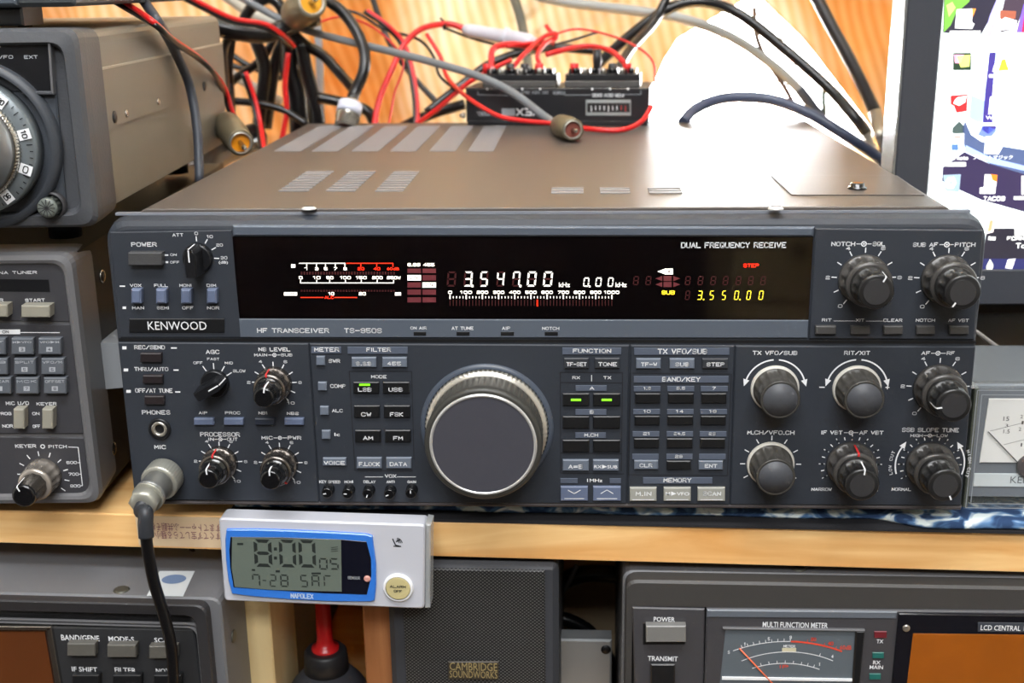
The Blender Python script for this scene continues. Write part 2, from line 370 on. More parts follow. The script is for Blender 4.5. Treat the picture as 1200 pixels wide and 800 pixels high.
M_CH = mat('chest_pale_beige', (206, 186, 146), .6); mb = MB(); mb.box(-.31, .3, -.44, -.02, .0003, .85, M_CH, .004); mb.build('carcass', t)
for k in range(4):
    z_ = .02 + .2 * k; mb = MB(); mb.box(-.30, .29, -.021, 0, z_, z_ + .185, M_CH, .003); o = mb.build('drawer', t)
    for kx in (-.2, .2): mb = MB(); mb.rev((kx, -.001, z_ + .09), (0, 1, 0), [(0, .008), (.012, .008), (.016, .016), (.026, .014)], M_BLACK, 16); mb.build('knob', o)
# ------------------------------------------------------------------ shelf
M_WOOD = wood('shelf_honey_wood', (224, 162, 92), (252, 212, 148), 5, (1.6, 11, 16))
def fz(px, py, z): x, y = WORLD.top(px, py, z); return Vector((x, y, z))
ZS = -0.095
mb = MB(); tf = [fz(-160, 594, ZS), fz(140, 602, ZS), fz(505, 611, ZS), fz(1100, 621, ZS), fz(1360, 626.5, ZS)]
yb_ = lambda v, py_, px_: WORLD.at(px_, py_, v.y)[1]
zb = [yb_(v, b, a) for v, (a, b) in zip(tf, ((-160, 630), (140, 640), (505, 651), (1100, 667), (1360, 674)))]
sec = []
for v, z in zip(tf, zb):
    sec.append([Vector((v.x, v.y + 0.0006, ZS)), Vector((v.x, v.y, ZS - 0.0008)), Vector((v.x, v.y, z)), Vector((v.x, 0.53, z)), Vector((v.x, 0.53, ZS))])
mb.rings(sec, M_WOOD, smooth=False); shelf = tag(mb.build('shelf_board'), 'long honey coloured wooden shelf board carrying the transceivers', 'shelf')
mb = MB(); mb.box(-0.62, 0.62, -0.03, 0.53, -0.288, -0.27, M_WOOD, 0.001); mb.build('shelf_board').location = (0, 0, 0)
tag(bpy.data.objects['shelf_board.001'], 'lower wooden shelf board under the speaker and lower radios', 'shelf')
# paper label pasted upside down on the shelf's edge
SF = Frame((tf[1].x, tf[1].y, -0.104), rz=-1.4)
t = thing('paper_label', 'cream paper strip with upside-down purple Japanese lettering on the shelf edge', 'label', SF)
mb = MB(); mb.slab(poly(SF, [(158, 604.5), (262, 606.5), (262, 642), (163, 639)], -0.0006), -0.0006, -0.0001, mat('label_paper', (222, 196, 160), 0.7)); mb.build('paper', t)
mb = MB(); MP = mat('purple_ink', (128, 66, 92), 0.7)
text(SF, mb, 'すまてトゃ一ーふ共翻そ様', 176, 258, 614, 621.5, MP, -0.0008, False, rot180=True); text(SF, mb, 'すぐてず宝してらる騒小る', 176, 258, 623.5, 631, MP, -0.0008, False, rot180=True); mb.build('lettering', t)
# tie-dyed cloth under the transceiver
m = bpy.data.materials.new('tie_dye_cloth'); m.use_nodes = True; nt = m.node_tree; b = nt.nodes['Principled BSDF']; b.inputs['Roughness'].default_value = 0.95
tc = nt.nodes.new('ShaderNodeTexCoord'); mp = nt.nodes.new('ShaderNodeMapping'); mp.inputs['Scale'].default_value = (1, 1, 1.6); n = nt.nodes.new('ShaderNodeTexNoise'); n.inputs['Scale'].default_value = 75; n.inputs['Distortion'].default_value = 1.2; n.inputs['Detail'].default_value = 2
r = nt.nodes.new('ShaderNodeValToRGB'); E_ = r.color_ramp.elements; E_[0].position = 0.42; E_[0].color = lin((40, 66, 104)); E_[1].position = 0.62; E_[1].color = lin((226, 236, 234)); q = E_.new(0.52); q.color = lin((92, 130, 172))
nt.links.new(tc.outputs['Object'], mp.inputs['Vector']); nt.links.new(mp.outputs['Vector'], n.inputs['Vector']); nt.links.new(n.outputs['Fac'], r.inputs['Fac']); nt.links.new(r.outputs['Color'], b.inputs['Base Color'])
mb = MB(); sec = []
for i in range(161):
    x = -0.155 + 0.56 * i / 160; y0 = 0.0052 - 0.0235 * (x + 0.06) + 0.0006 * math.sin(x * 90) + .0085 * (1 - min(1, max(0, (x - .165) / .02))); w = 0.0007 * math.sin(x * 260) + 0.0006 * math.sin(x * 97)
    yk_ = .35 if x < .203 else .1; sec.append([Vector((x, yk_, ZS + 0.0015)), Vector((x, y0 + 0.001, ZS + 0.0015)), Vector((x, y0 - 0.0005, ZS + 0.003)), Vector((x, y0 + 0.0005 + w, ZS + 0.005 + w * .6)), Vector((x, y0 + 0.004 + w, ZS + 0.0058 + w * .4)), Vector((x, 0.02, ZS + 0.0062)), Vector((x, yk_, ZS + 0.0062))])
mb.rings(sec, m); tag(mb.build('tie_dye_cloth'), 'blue and white tie-dyed cloth folded on the shelf under the main transceiver', 'cloth')
mb = MB(); mb.rings([[Vector((x, 0.0048 - 0.0235 * (x + 0.06), ZS + 0.0001)), Vector((x, 0.11, ZS + 0.0001)), Vector((x, 0.11, ZS + 0.0014)), Vector((x, 0.0048 - 0.0235 * (x + 0.06), ZS + 0.0014))] for x in (-0.157, 0.1, 0.407)], mat('mat_black', (32, 32, 36), 0.9), smooth=False)
tag(mb.build('underlay_mat'), 'thin dark mat under the tie-dyed cloth along the shelf edge', 'mat')

# ------------------------------------------------------------------ main transceiver
RF = Frame((0, 0, -0.088))
R = thing('radio_transceiver', 'large dark slate amateur transceiver with dual display and big tuning dial, centre of the shelf', 'radio', RF)
A = RF.at
zt = A(600, 262)[1]; zsplit = A(600, 400)[1]; zb0 = A(600, 592)[1]; zl = 0.1425 - 0.0005
XL, XR = -0.2008, 0.2012
# chassis and cover
mb = MB(); pts = rnd([(-0.187, 0.0055), (0.187, 0.0055), (0.187, 0.1492), (-0.187, 0.1492)], [0.001, 0.001, 0.004, 0.004]); mb.slab(pts, 0.009, 0.366, M_COVER, 0.0005); cover = mb.build('top_cover', R)
cz = 0.1492
def slots(name, pts, n, m=M_VENT, fill=0.5, lab=None):     # louvre slots inside a measured patch of the top cover
    P = [RF.top(a, b, cz) for a, b in pts]; y0, y1 = P[0][1], P[2][1]; mb = MB()
    x0, x1 = P[0][0], P[1][0]
    for k in range(n):
        y = y0 + (y1 - y0) * (k + 0.5) / n; h = abs(y1 - y0) / n * fill / 2; mb.box(x0, x1, y - h, y + h, cz - 0.0002, cz + 0.0005, m)
    return mb.build(name, cover)
for a, b in ((325, 360), (380.8, 415), (438.5, 471.5)): slots('vent_slots', [(a, 225), (b, 225), (b, 200.5)], 9)
for a, b in ((321, 352.5), (365, 396), (412, 443), (457, 487), (503, 533), (548, 578)): slots('vent_slots', [(a, 177.5), (b, 177.5), (b, 148)], 24, fill=0.62)
for a, b in ((645.7, 684), (703.6, 739), (761, 799.7)): slots('vent_slots', [(a, 227.5), (b, 227.5), (b, 219.5)], 3, fill=0.55)
mb = MB(); H = [RF.top(a, b, cz) for a, b in ((928, 229), (1083, 229.3), (1050, 206.5), (904, 206.5))]
mb.rings([[Vector((x, y, cz - 0.001)) for x, y in H], [Vector((x, y, cz + 0.0004)) for x, y in H]], M_COVER, smooth=False)
hatch = mb.build('access_hatch', cover)
mb = MB()
for p, q in zip(H, H[1:] + H[:1]):
    d = Vector((q[0] - p[0], q[1] - p[1], 0)).normalized() * 0.0003; nn = Vector((-d.y, d.x, 0))
    a, b = Vector((p[0], p[1], cz + 0.0005)), Vector((q[0], q[1], cz + 0.0005)); mb.face([mb.bm.verts.new(v) for v in (a - nn, b - nn, b + nn, a + nn)], M_VENT)
mb.build('hatch_edge', hatch)
x, y = RF.top(1004.5, 222, cz); mb = MB(); mb.rev((x, y, cz), (0, 0, 1), [(0, 0.0046), (0.0012, 0.0046), (0.0016, 0.0034), (0.003, 0.0034), (0.0034, 0.0026)], M_GLOSSK, 20); mb.build('hatch_plug', hatch)
for sx, sy in ((362, 245), (909, 245)):
    x, y = RF.top(sx, sy, cz); mb = MB(); mb.rev((x, y, cz), (0, 0, 1), [(0, 0.0036), (0.0006, 0.0034), (0.0012, 0.0022), (0.0013, 0.0008)], mat('zinc_screw', (226, 226, 222), .4, metal=.3), 18); mb.box(x - .0022, x + .0022, y - .0003, y + .0003, cz + .0013, cz + .0015, M_BLACK); mb.build('screw', cover)
def feet(par, xs_, ys_, r_, h_):
    for fx in xs_:
        for fy in ys_: mb = MB(); mb.rev((fx, fy, 0.0002), (0, 0, 1), [(0, r_), (h_, r_ * 1.12)], M_BLACK, 16); mb.build('rubber_foot', par)
feet(R, (-.16, .16), (.035, .33), .009, .0054)
# front bezel: rounded frame deep 12 mm, top bevel
mb = MB(); top = 0.1435
def bz(e, yy, zz=0.0): return [(x, yy, z) for x, z in rnd([(XL + e, 0.0046 + e), (XR - e, 0.0046 + e), (XR - e, top - e + zz), (XL + e, top - e + zz)], [0.003, 0.003, 0.011, 0.011], 6)]
mb.rings([[Vector(p) for p in r] for r in (bz(0.0, 0.014, 0.0035), bz(0.0, 0.006, 0.003), bz(0.0, 0.002, 0.0015), bz(0.0008, 0.0006), bz(0.0016, 0.0003, -0.0006))], M_PANEL, smooth=False)
mb.build('front_bezel', R)
mb = MB(); mb.box(XL + 0.003, XR - 0.006, 0.0075, 0.0105, top + 0.003, top + 0.0042, mat('highlight_edge_grey', (128, 132, 140), 0.35)); mb.build('top_highlight_line', R)  # pale strip painted in as the highlight along the front's top edge
def band(name, pts, yf, m, bev=0.0004, yb=0.004): mb = MB(); mb.slab(poly(RF, pts, yf), yf, yb, m, bev); return mb.build(name, R)
# upper panel, three fields
ul = band('upper_left_panel', [(128.5, 272), (271.5, 269.5), (283.5, 395.5), (140.5, 395.5)], -0.0003, M_PANEL)
mid_t = band('display_top_band', [(272, 264), (955, 266), (953.6, 277.5), (272.6, 277)], -0.0012, M_BAND, 0.0009)
glass = band('display_window', [(272.2, 277.2), (953.2, 277.6), (947.6, 374.5), (279.8, 373)], -0.0002, M_GLASS, 0.0001)
mid_b = band('display_lower_band', [(279.8, 373.6), (947.6, 375.2), (946.6, 396), (281.4, 395.3)], -0.0008, M_BAND, 0.0003)
ur = band('upper_right_panel', [(955.6, 267.5), (1152.5, 269.5), (1142, 398), (948.6, 397)], -0.0012, M_PANEL, 0.0005)
mb = MB(); mb.slab(poly(RF, [(139, 396.2), (1144, 399.4), (1144, 402.6), (139, 399.2)], -0.0001), -0.0001, 0.001, M_WELL); mb.build('panel_gap', R)
lp = []
for nm, q in (('lower_left_panel', [(138, 401), (361.6, 402.4), (373.6, 588.5), (158, 585)]), ('mode_panel', [(362.4, 402.4), (737.6, 404.4), (734.2, 590.5), (374.6, 588.5)]),
              ('keypad_panel', [(739.4, 404.4), (861, 405), (854.8, 591.5), (735.4, 590.5)]), ('right_knob_panel', [(862, 405), (1143.5, 406), (1126, 592.5), (855.8, 591.5)])):
    lp.append(band(nm, q, -0.0008, M_PANEL, 0.0005))
mb = MB(); mb.slab(poly(RF, [(157, 586.5), (1127.5, 592.8), (1126, 597.5), (159, 590.5)], 0.0), -0.0002, 0.004, mat('bottom_lip', (74, 68, 68), 0.5), 0.0006); mb.build('bottom_lip', R)
YP = -0.0008
# ---- printing
pr = MB(); YU = -0.00045
def tx(s, x0, x1, y0, y1, y=YP, m=M_WHITE, bold=True): text(RF, pr, s, x0, x1, y0, y1, m, y - 0.00015, bold)
for s, a, b, c, d in (('POWER', 153.9, 183.4, 283.7, 289), ('ON', 199.5, 206.8, 296.9, 299.9), ('OFF', 199.5, 210, 305.7, 308.7), ('ATT', 202, 214.7, 273.2, 277.2),
    ('0', 228, 231.8, 271.5, 275.3), ('10', 242.8, 249.3, 275.3, 279), ('20', 253.5, 261, 285.2, 288.8), ('30', 258.7, 266.2, 300, 304), ('(dB)', 256.5, 267, 305.6, 309.8),
    ('VOX', 152.4, 165.5, 332.5, 336.2), ('FULL', 180.7, 196.5, 332.5, 336.2), ('MONI', 210.4, 224.4, 332.5, 336.2), ('DIM', 242.2, 253, 332.5, 336.2),
    ('MAN', 155, 168.7, 358.7, 362.5), ('SEMI', 184, 198, 358.7, 362.5), ('OFF', 213.7, 226.5, 358.7, 362.5), ('NOR', 242.8, 256.8, 358.7, 362.5)): tx(s, a, b, c, d, -0.0003)
for a, b, c, d in ((192, 197.2, 298, 299.6), (194, 197.2, 305.9, 308.3), (140.2, 146.6, 334.4, 336), (143.6, 147.8, 359, 362), ): pr.flat(rect(RF, a, b, c, d, -0.00045), -0.00045, M_WHITE)
for s, a, b, c, d in (('HF TRANSCEIVER', 301.4, 385.6, 384.4, 390), ('TS-950S', 403.4, 447.4, 384.4, 390.2), ('ON AIR', 481, 500, 382.4, 386), ('AT TUNE', 529.2, 554.8, 382.5, 386.5), ('AIP', 588.2, 598, 382.5, 386.5), ('NOTCH', 635.3, 655.4, 382.8, 386.6)): tx(s, a, b, c, d, -0.0008)
tx('DUAL FREQUENCY RECEIVE', 797.9, 921.6, 283.6, 290.6, -0.0003)
for s, a, b, c, d in (('NOTCH', 974, 1002.4, 283, 288.4), ('SQL', 1022.4, 1037.6, 283, 288.4), ('SUB AF', 1069.6, 1099.4, 284, 289.2), ('PITCH', 1118.6, 1143.4, 284, 289.2),
    ('RIT', 963, 974.6, 373, 376.6), ('XIT', 1002.8, 1013, 373.2, 376.8), ('CLEAR', 1035, 1057.6, 373.2, 377), ('NOTCH', 1073, 1096, 373.2, 377), ('AF VBT', 1111, 1135.6, 373.4, 377.2)): tx(s, a, b, c, d, -0.0012)
def conc(cx, cy, l0, l1, r0, r1, y=YP, r=2.8):
    yy = y - 0.00015; x, z = A(cx, cy, yy); q = 0.0004 * r; pr.ringflat(x, z, q * .62, q, yy, M_WHITE, n=16); pr.ringflat(x, z, 0, q * .33, yy, M_WHITE, n=8)
    for a, b in ((l0, l1), (r0, r1)): pr.line(A(a, cy, yy), A(b, cy, yy), 0.0003, yy, M_WHITE)
conc(1012.4, 285.7, 1003.6, 1009, 1016, 1021.4, -0.0012, 3.2); conc(1109.6, 286.5, 1101, 1106, 1113.4, 1117.6, -0.0012, 3.2)
pr.line(A(976, 375), A(1002, 375), 0.0002, -0.00135, M_WHITE); pr.line(A(1014, 375.2), A(1034.5, 375.2), 0.0002, -0.00135, M_WHITE)
def tick(cx, cy, angs, r0=30, r1=36, w=0.0005, y=YP, m=M_WHITE):
    yy = y - 0.00015; x, z = A(cx, cy, yy)
    for a in angs:
        s, c = math.sin(math.radians(a)), math.cos(math.radians(a)); pr.line((x + r0 * .0004 * s, z + r0 * .0004 * c), (x + r1 * .0004 * s, z + r1 * .0004 * c), w, yy, m)
def nums(cx, cy, items, r=41, h=4.2, y=YP, w=None):
    yy = y - 0.00015; x, z = A(cx, cy, yy)
    for s, a in items: textc(RF, pr, s, x + r * .0004 * math.sin(math.radians(a)), z + r * .0004 * math.cos(math.radians(a)), .0004 * (w or h * 1.2) * (1 if len(s) == 1 else 1.9), .0004 * h, M_WHITE, yy)
K29 = [29 * k for k in range(-5, 6)]
for cx, cy, y in ((1012, 326.5, -0.0012), (1109, 327, -0.0012), (1099, 454, YP)):
    tick(cx, cy, K29, y=y); nums(cx, cy, [('0', -143), ('2', -88), ('4', -29), ('6', 29), ('8', 88)], 40, y=y)
for cx, cy in ((321.6, 449), (258.6, 541.5), (329, 542.8)):
    tick(cx, cy, K29, 21.5, 27); nums(cx, cy, [('2', -88), ('4', -29), ('6', 29), ('8', 88), ('10', 143)], 31, 3.6)
tick(903, 543.5, [30 * k for k in range(-4, 5)], 30, 36); tick(996.5, 543.6, [15 * k for k in range(-8, 9)], 31, 35); tick(1089.6, 544, [15 * k for k in range(-8, 9)], 31, 35)
tick(996.5, 543.6, [30 * k for k in range(-4, 5)], 30, 37); tick(1089.6, 544, [30 * k for k in range(-4, 5)], 30, 37)
tick(232, 301.5, [0, 31, 62, 93], 19, 25, y=-0.0003); tick(252, 448.6, [-32, 0, 32, 58], 17.5, 25)
def arc(cx, cy, r, a0, a1, head):
    yy = YP - 0.00015; x, z = A(cx, cy, yy); rr = r * .0004; pr.ringflat(x, z, rr - .00035, rr + .00035, yy, M_WHITE, a0, a1, 16)
    a = math.radians(head); s = 1 if (a1 - a0) * (1 if head == a1 else -1) > 0 else -1
    tx_, tz_ = math.cos(a) * s, -math.sin(a) * s; px_, pz_ = x + rr * math.sin(a), z + rr * math.cos(a); nx_, nz_ = math.sin(a), math.cos(a)
    pr.flat([(px_ + nx_ * .0015, pz_ + nz_ * .0015), (px_ + tx_ * .0035, pz_ + tz_ * .0035), (px_ - nx_ * .0015, pz_ - nz_ * .0015)], yy, M_WHITE)
for cx in (908, 1004):
    arc(cx, 455, 35, -5, -72, -72); arc(cx, 455, 35, 5, 72, 72)
tx('−', 960, 966.5, 453, 454.2); tx('+', 1037.5, 1042.5, 451.5, 456)
arc(1089.6, 544, 40, -108, -58, -58); arc(1089.6, 544, 40, 108, 58, 58)
x, z = A(1089.6, 544, YP)
for s, a0, sg in (('LOW CUT', -88, -1), ('HIGH CUT', 88, 1)):
    L = len(s)
    for i, ch in enumerate(s):
        if ch == ' ': continue
        a = a0 + (i - (L - 1) / 2) * 5.6; rr = 46 * .0004; textc(RF, pr, ch, x + rr * math.sin(math.radians(a)), z + rr * math.cos(math.radians(a)), .0014 if ch != 'I' else .0004, .00155, M_WHITE, YP - .00015, rot=a)
for row in '''REC/SEND,157.5,193,404.4,409.2;THRU/AUTO,157.5,197,430,434.6;OFF/AT TUNE,158.6,202,455,460;PHONES,166.5,199.3,480.5,485.5;MIC,181,194.3,521.2,526
AGC,241.3,257,409.7,414.7;FAST,242.8,257,419,422;OFF,226.8,237.3,423.3,426.7;MID,263.6,272.8,423.6,426.7;SLOW,273,287.5,432.8,436.2;NB LEVEL,303,340,407,411.5;MAIN,298,313,414,417.5;SUB,329.2,342.6,414,417.5
AIP,233,242.8,481.9,485.3;PROC,263.8,281.4,481.9,485.3;NB1,303,313.7,482,485.5;NB2,336.3,350,482.5,486;PROCESSOR,234.7,281,506.3,511.3;IN,244,250.4,512.6,516.3;OUT,266.2,278.3,512.6,516.5;MIC,306.6,319.5,510.7,515;PWR,337.3,353,510.7,515
METER,368.3,397.3,407,412;FILTER,429.3,458,407.3,412;SWR,385.2,398.5,420.6,425;COMP,387,405,450,454.4;ALC,389,401.6,479,483;Ic,392,398,507,510.8;MODE,435,453,439.3,443.2;VOX,451,464.4,555.6,559.7
KEY SPEED,374.2,398.6,562.8,566;MONI,403.7,414,562.8,566;DELAY,426,440,562.8,566;ANTI,452.9,462.6,562.8,566;GAIN,477.5,487.5,562.8,566
FUNCTION,671.2,716.3,408.6,413.4;RX,670.7,679.7,440.6,444.2;TX,707,716.3,440.6,444.2;A,691,696.4,452.6,456.6;B,691,696,480.5,484.5;M.CH,684.8,701,507.6,511.6;DOWN,656.6,676,560.9,564.6;1MHz,688,706,560.9,564.6;UP,717.4,726.6,561,564.8
TX VFO/SUB,770.6,829,408.6,414.7;BAND/KEY,775.8,820.8,441.6,447;MEMORY,777.5,810.3,560,565;1.8,754.5,763,453,456.5;3.5,792.5,803,453,456.5;7,834.7,838.8,453,456.5;10,754.5,762.5,480,483.6;14,792.5,801,480,483.6;18,831.5,839.8,480,483.6
21,753.5,762,506.2,509.8;24.5,789.5,803,506.2,509.8;28,830.5,838.8,506.4,510;29,791,800,532.8,536.4;TX VFO/SUB,881.8,934.6,411,415.8;RIT/XIT,989,1020,411,415.8;AF,1079.6,1090.3,411.4,415.8;RF,1109.3,1119,411.4,415.8
M.CH/VFO.CH,875.6,931.2,504.4,509;IF VBT,962,987.6,504.4,509;AF VBT,1006.8,1035.5,504.6,509.2;NARROW,950.7,974.8,571.3,575;NORMAL,1004,1029,571.6,575.2;SSB SLOPE TUNE,1056.8,1124,501.3,506;HIGH,1066.8,1081.4,508.5,512;LOW,1097.5,1110.8,508.6,512.1;NORMAL,1044.7,1067.8,571.3,575'''.replace('\n', ';').split(';'):
    s, a, b, c, d = row.split(','); tx(s, float(a), float(b), float(c), float(d), -0.0014 if s in ('METER', 'FILTER', 'FUNCTION', 'BAND/KEY', 'MEMORY', 'A', 'B', 'M.CH', '1.8', '3.5', '7', '10', '14', '18', '21', '24.5', '28', '29') or (s == 'TX VFO/SUB' and float(a) < 800) else YP)
for a, b, c, d in ((144, 149, 405, 408.6), (145.7, 151, 431, 434.4), (148.8, 154, 456, 459.4)): pr.flat(rect(RF, a, b, c, d), YP - .0001, M_WHITE)
for a, b, c in ((201, 208, 407), (204, 210, 432.8), (206, 212, 458.4)): pr.flat(rect(RF, a, b, c - .8, c + .8), YP - .0001, M_WHITE)
conc(321.6, 415.8, 314.5, 318.6, 324.6, 328.6, r=2.5); conc(258.3, 514.5, 251.5, 255.4, 261.2, 265.4, r=2.5); conc(328, 512.9, 320.6, 325, 331, 336.4, r=2.5)
conc(1099.2, 413.8, 1091, 1096, 1102.4, 1108.4); conc(997.3, 506.8, 989, 994, 1000.6, 1005.8); conc(1089.6, 510.2, 1082.4, 1086.8, 1092.4, 1096.6, r=2.4)
for a, b in ((428, 449.3), (465.5, 487.5)): pr.line(A(a, 557.7), A(b, 557.7), 0.0003, YP - .00015, M_WHITE)
pr.line(A(693.2, 438.5), A(693.2, 446), 0.0003, YP - .00015, M_WHITE)
pr.build('printed_lettering', R)
# grey legend strips and thin grooves (raised/recessed flat details)
st = MB()
for a, b, c, d in ((365, 400, 406, 413.6), (407.5, 478, 406, 414.2), (659, 728, 407, 415), (743, 854.6, 407.3, 415.4), (674.6, 711, 451.2, 457.6), (674.4, 710.6, 479, 485.8), (674.2, 710, 506.4, 512.8), (656.6, 677, 560, 565.6), (714.5, 727.6, 560.2, 565.8),
                   (742.6, 853.6, 440.4, 448), (753.5, 834.7, 559, 566.2)): st.slab(rect(RF, a, b, c, d, YP), YP - .0005, YP + .0003, M_STRIP, .0001); st.build('legend_strip', R); st = MB()
for k, (c, d) in enumerate(((452, 458.2), (479, 485), (505, 511.2), (531.5, 537.8))):
    for a, b in ((742.6 - k * .6, 774 - k * .7), (782 - k * .4, 813.4 - k * .6), (821 - k * .6, 852.8 - k * .8)): st.slab(rect(RF, a, b, c, d, YP), YP - .0005, YP + .0003, M_STRIP, .0001); st.build('legend_strip', R); st = MB()
gv = MB(); MG = mat('groove_black', (24, 26, 32), 0.6)
def gl(*p):
    for a, b in zip(p, p[1:]): gv.line(A(*a, YP), A(*b, YP), 0.0004, YP - .0001, MG)
gl((409.3, 434.8), (482.4, 435), (485.2, 538)); gl((409.3, 434.8), (416, 551), (484, 551.5)); gl((656.6, 436), (729.6, 436.5), (728, 552)); gl((656.6, 436), (657, 554)); gl((656.8, 448), (729.2, 448.4)); gl((657, 530.5), (728.4, 531.5)); gl((656.8, 554), (731, 555))
gl((741, 437), (856, 438)); gl((737, 556), (852, 557)); gl((739, 437), (736.6, 556)); gl((857, 438), (852.4, 557))
gv.build('panel_grooves', R)
# ---- buttons
wl = MB()
def B(name, x0, x1, y0, y1, m, h=0.002, legend=None, bev=0.0004, legm=None, base=0, par=R, label=None): return button(RF, par, name, x0, x1, y0, y1, m, h, legend, wl, bev, legm, label=label)
B('power_button', 150, 189.7, 296, 311, mat('power_button_grey', (70, 70, 71), .45, bump=.15, bscale=2000), 0.0045, label='wide dark grey power button')
for a, b in ((153.2, 165), (182.2, 194.4), (211.5, 223.5), (241.8, 253.5)): B('push_button', a, b, 339, 356, M_BTN, 0.004, bev=.0008)
for a, b, c, d in ((164.2, 188.8, 414, 424.6), (167, 190.3, 440, 449.3), (169, 192, 464.2, 474.2)): B('push_button', a, b, c, d, mat('maroon_black_button', (38, 32, 34), .4), 0.003, label='black push button')
for a, b, c in ((227, 250, M_BTN), (262, 284.8, M_BTN), (298.5, 321.3, mat('slate_blue_button_shaded', (44, 50, 62), .45)), (333, 355.4, M_BTN)): B('push_button', a, b, 490.4, 498.2, c, 0.003)  # third button painted darker for the shadow lying on it
for a, b, c, d in ((370.4, 380.6, 417.5, 428.3), (372.4, 382.7, 447.8, 457.8), (374.7, 384.9, 476.2, 486.5), (376.8, 387, 504.4, 514.7)): B('meter_button', a, b, c, d, M_BTNG, 0.0022)
B('voice_button', 378.2, 405.5, 536.6, 545.8, M_BTNG, .0022, ('VOICE', 379.6, 404, 540, 544.5))
B('filter_button', 411.9, 440.8, 418.8, 430.4, M_BTNG, .0022, ('8.83', 417, 435, 423.7, 428.2)); B('filter_button', 447.8, 476.7, 418.8, 430.4, M_BTNG, .0022, ('455', 453.6, 469.8, 423.7, 428.2))
for a, b, c, d, s, e, f, g_, h_ in ((414, 444, 447.6, 461, 'LSB', 419.6, 435.2, 454, 458.8), (448.6, 479.8, 447.6, 461, 'USB', 455.4, 471.8, 454, 458.8), (414.6, 444.7, 475.2, 489.2, 'CW', 423.2, 435, 483, 487.8), (449.8, 480.5, 475.2, 489.2, 'FSK', 457, 472.3, 483, 487.8),
                                    (416, 446, 504, 518, 'AM', 425.5, 437, 510.8, 515.4), (451.2, 481.2, 504, 518, 'FM', 460.8, 472, 510.9, 515.5)):
    o = B('mode_button', a, b, c, d, M_BTNK, .0022, (s, e, f, g_, h_))
    if s == 'LSB':
        mb = MB(); mb.slab(rect(RF, 421, 433.6, 449.6, 451.8, -.0023), -.0024, -.002, M_EG); mb.build('green_led', o)
B('function_button', 417.8, 447.2, 536.2, 549, M_BTNG, .0022, ('F.LOCK', 420.6, 445, 541.3, 546)); B('function_button', 452.4, 482, 536.2, 549, M_BTNG, .0022, ('DATA', 456.7, 477, 541.3, 546))
B('function_button', 661, 690, 419.6, 431.8, M_BTND, .0022, ('TF-SET', 663.8, 687.6, 424.2, 429)); B('function_button', 697, 726.3, 419.6, 431.8, M_BTND, .0022, ('TONE', 701, 723, 424.2, 429))
for (c, d), led in zip(((461, 475.5), (487.9, 502), (515.5, 529.5)), (1, 0, 0)):
    for a, b in ((659.4, 690.5), (695, 726.8)):
        o = B('select_button', a, b, c, d, M_BTNK, .0022)
        if led: mb = MB(); mb.slab(rect(RF, (a + b) / 2 - 6, (a + b) / 2 + 6, 467.2, 469.8, -.0023), -.0024, -.002, M_EG, .0001); mb.build('green_led', o)
B('function_button', 659.4, 690, 538.8, 551.8, M_BTNG, .0022, ('A=B', 666, 683, 544.3, 549)); B('function_button', 694.8, 725, 538.8, 551.8, M_BTNG, .0022, ('RX▶SUB', 696.2, 723.6, 544.3, 549))
for a, b, ch in ((656.8, 689, -1), (695, 727.6, 1)):
    o = B('step_button', a, b, 570.2, 587, M_BTN, .0024); mb = MB(); c = (a + b) / 2; y = -.0025
    for p, q in (((c - 7.5, 576 + ch * 2.2), (c, 576 - ch * 2.2)), ((c, 576 - ch * 2.2), (c + 7.5, 576 + ch * 2.2)), ((a + 4.5, 584), (b - 4.5, 584))): mb.line(A(*p, y), A(*q, y), .00035, y - .0001, M_WHITE)
    mb.build('legend', o)
for a, b, s, e, f in ((745.5, 774.5, 'TF-W', 751, 770), (784.7, 814, 'SUB', 791, 807.8), (823, 853, 'STEP', 827.8, 849.3)): B('function_button', a, b, 420.2, 432, M_BTNG if s != 'STEP' else M_BTND, .0022, (s, e, f, 424.5, 429.2))
cols = [(744.5, 773.7), (783, 813), (822, 851.3)]
for k, (c, d) in enumerate(((461, 472.4), (487.4, 498), (513.8, 525))):
    for a, b in cols: B('band_key', a - k * .7, b - k * .7, c, d, M_BTNK, .0022)
B('function_button', 743.2, 771.4, 539.4, 550, M_BTNG, .0022, ('CLR', 749.4, 764.7, 543, 547.4)); B('band_key', 781.4, 809.6, 540, 550.3, M_BTNK, .0022); B('function_button', 818.8, 847.2, 540, 550.6, M_BTNG, .0022, ('ENT', 825.7, 840.6, 543.6, 548))
for a, b, s, e, f in ((738, 769.4, 'M.IN', 745, 763.5), (777.8, 809.6, 'M▶VFO', 780, 808), (817.6, 849.8, 'SCAN', 823.7, 845.2)):
    o = B('memory_button', a, b, 571.4, 587.2, M_BTNI, .0024, (s, e, f, 575.8, 580.8)); mb = MB(); mb.line(A(a + 3, 585.3, -.0025), A(b - 3, 585.3, -.0025), .00035, -.0026, M_WHITE); mb.build('underline', o)
for a, b in ((956, 980), (997.4, 1020), (1036, 1058.4), (1074.4, 1096), (1113, 1135.6)): B('push_button', a, b, 382.2, 391.8, mat('warm_dark_button', (70, 69, 68), .4), .0036)
for a, b in ((485, 499.6), (535.2, 550.4), (587, 602.5), (638.4, 653.8)): mb = MB(); mb.slab(rect(RF, a, b, 388, 392.6), -.001, .0004, M_BTNK, .0001); mb.build('indicator_lamp', R)
wl.build('button_wells', R)
mb = MB(); mb.slab(rect(RF, 152.2, 263.4, 372.6, 388.6), -.0012, .0004, M_BTNK, .0003); o = mb.build('name_plate', R); mb = MB(); text(RF, mb, 'KENWOOD', 173.6, 241.6, 376.6, 386.4, M_WHITE, -.0014, False); mb.build('lettering', o)
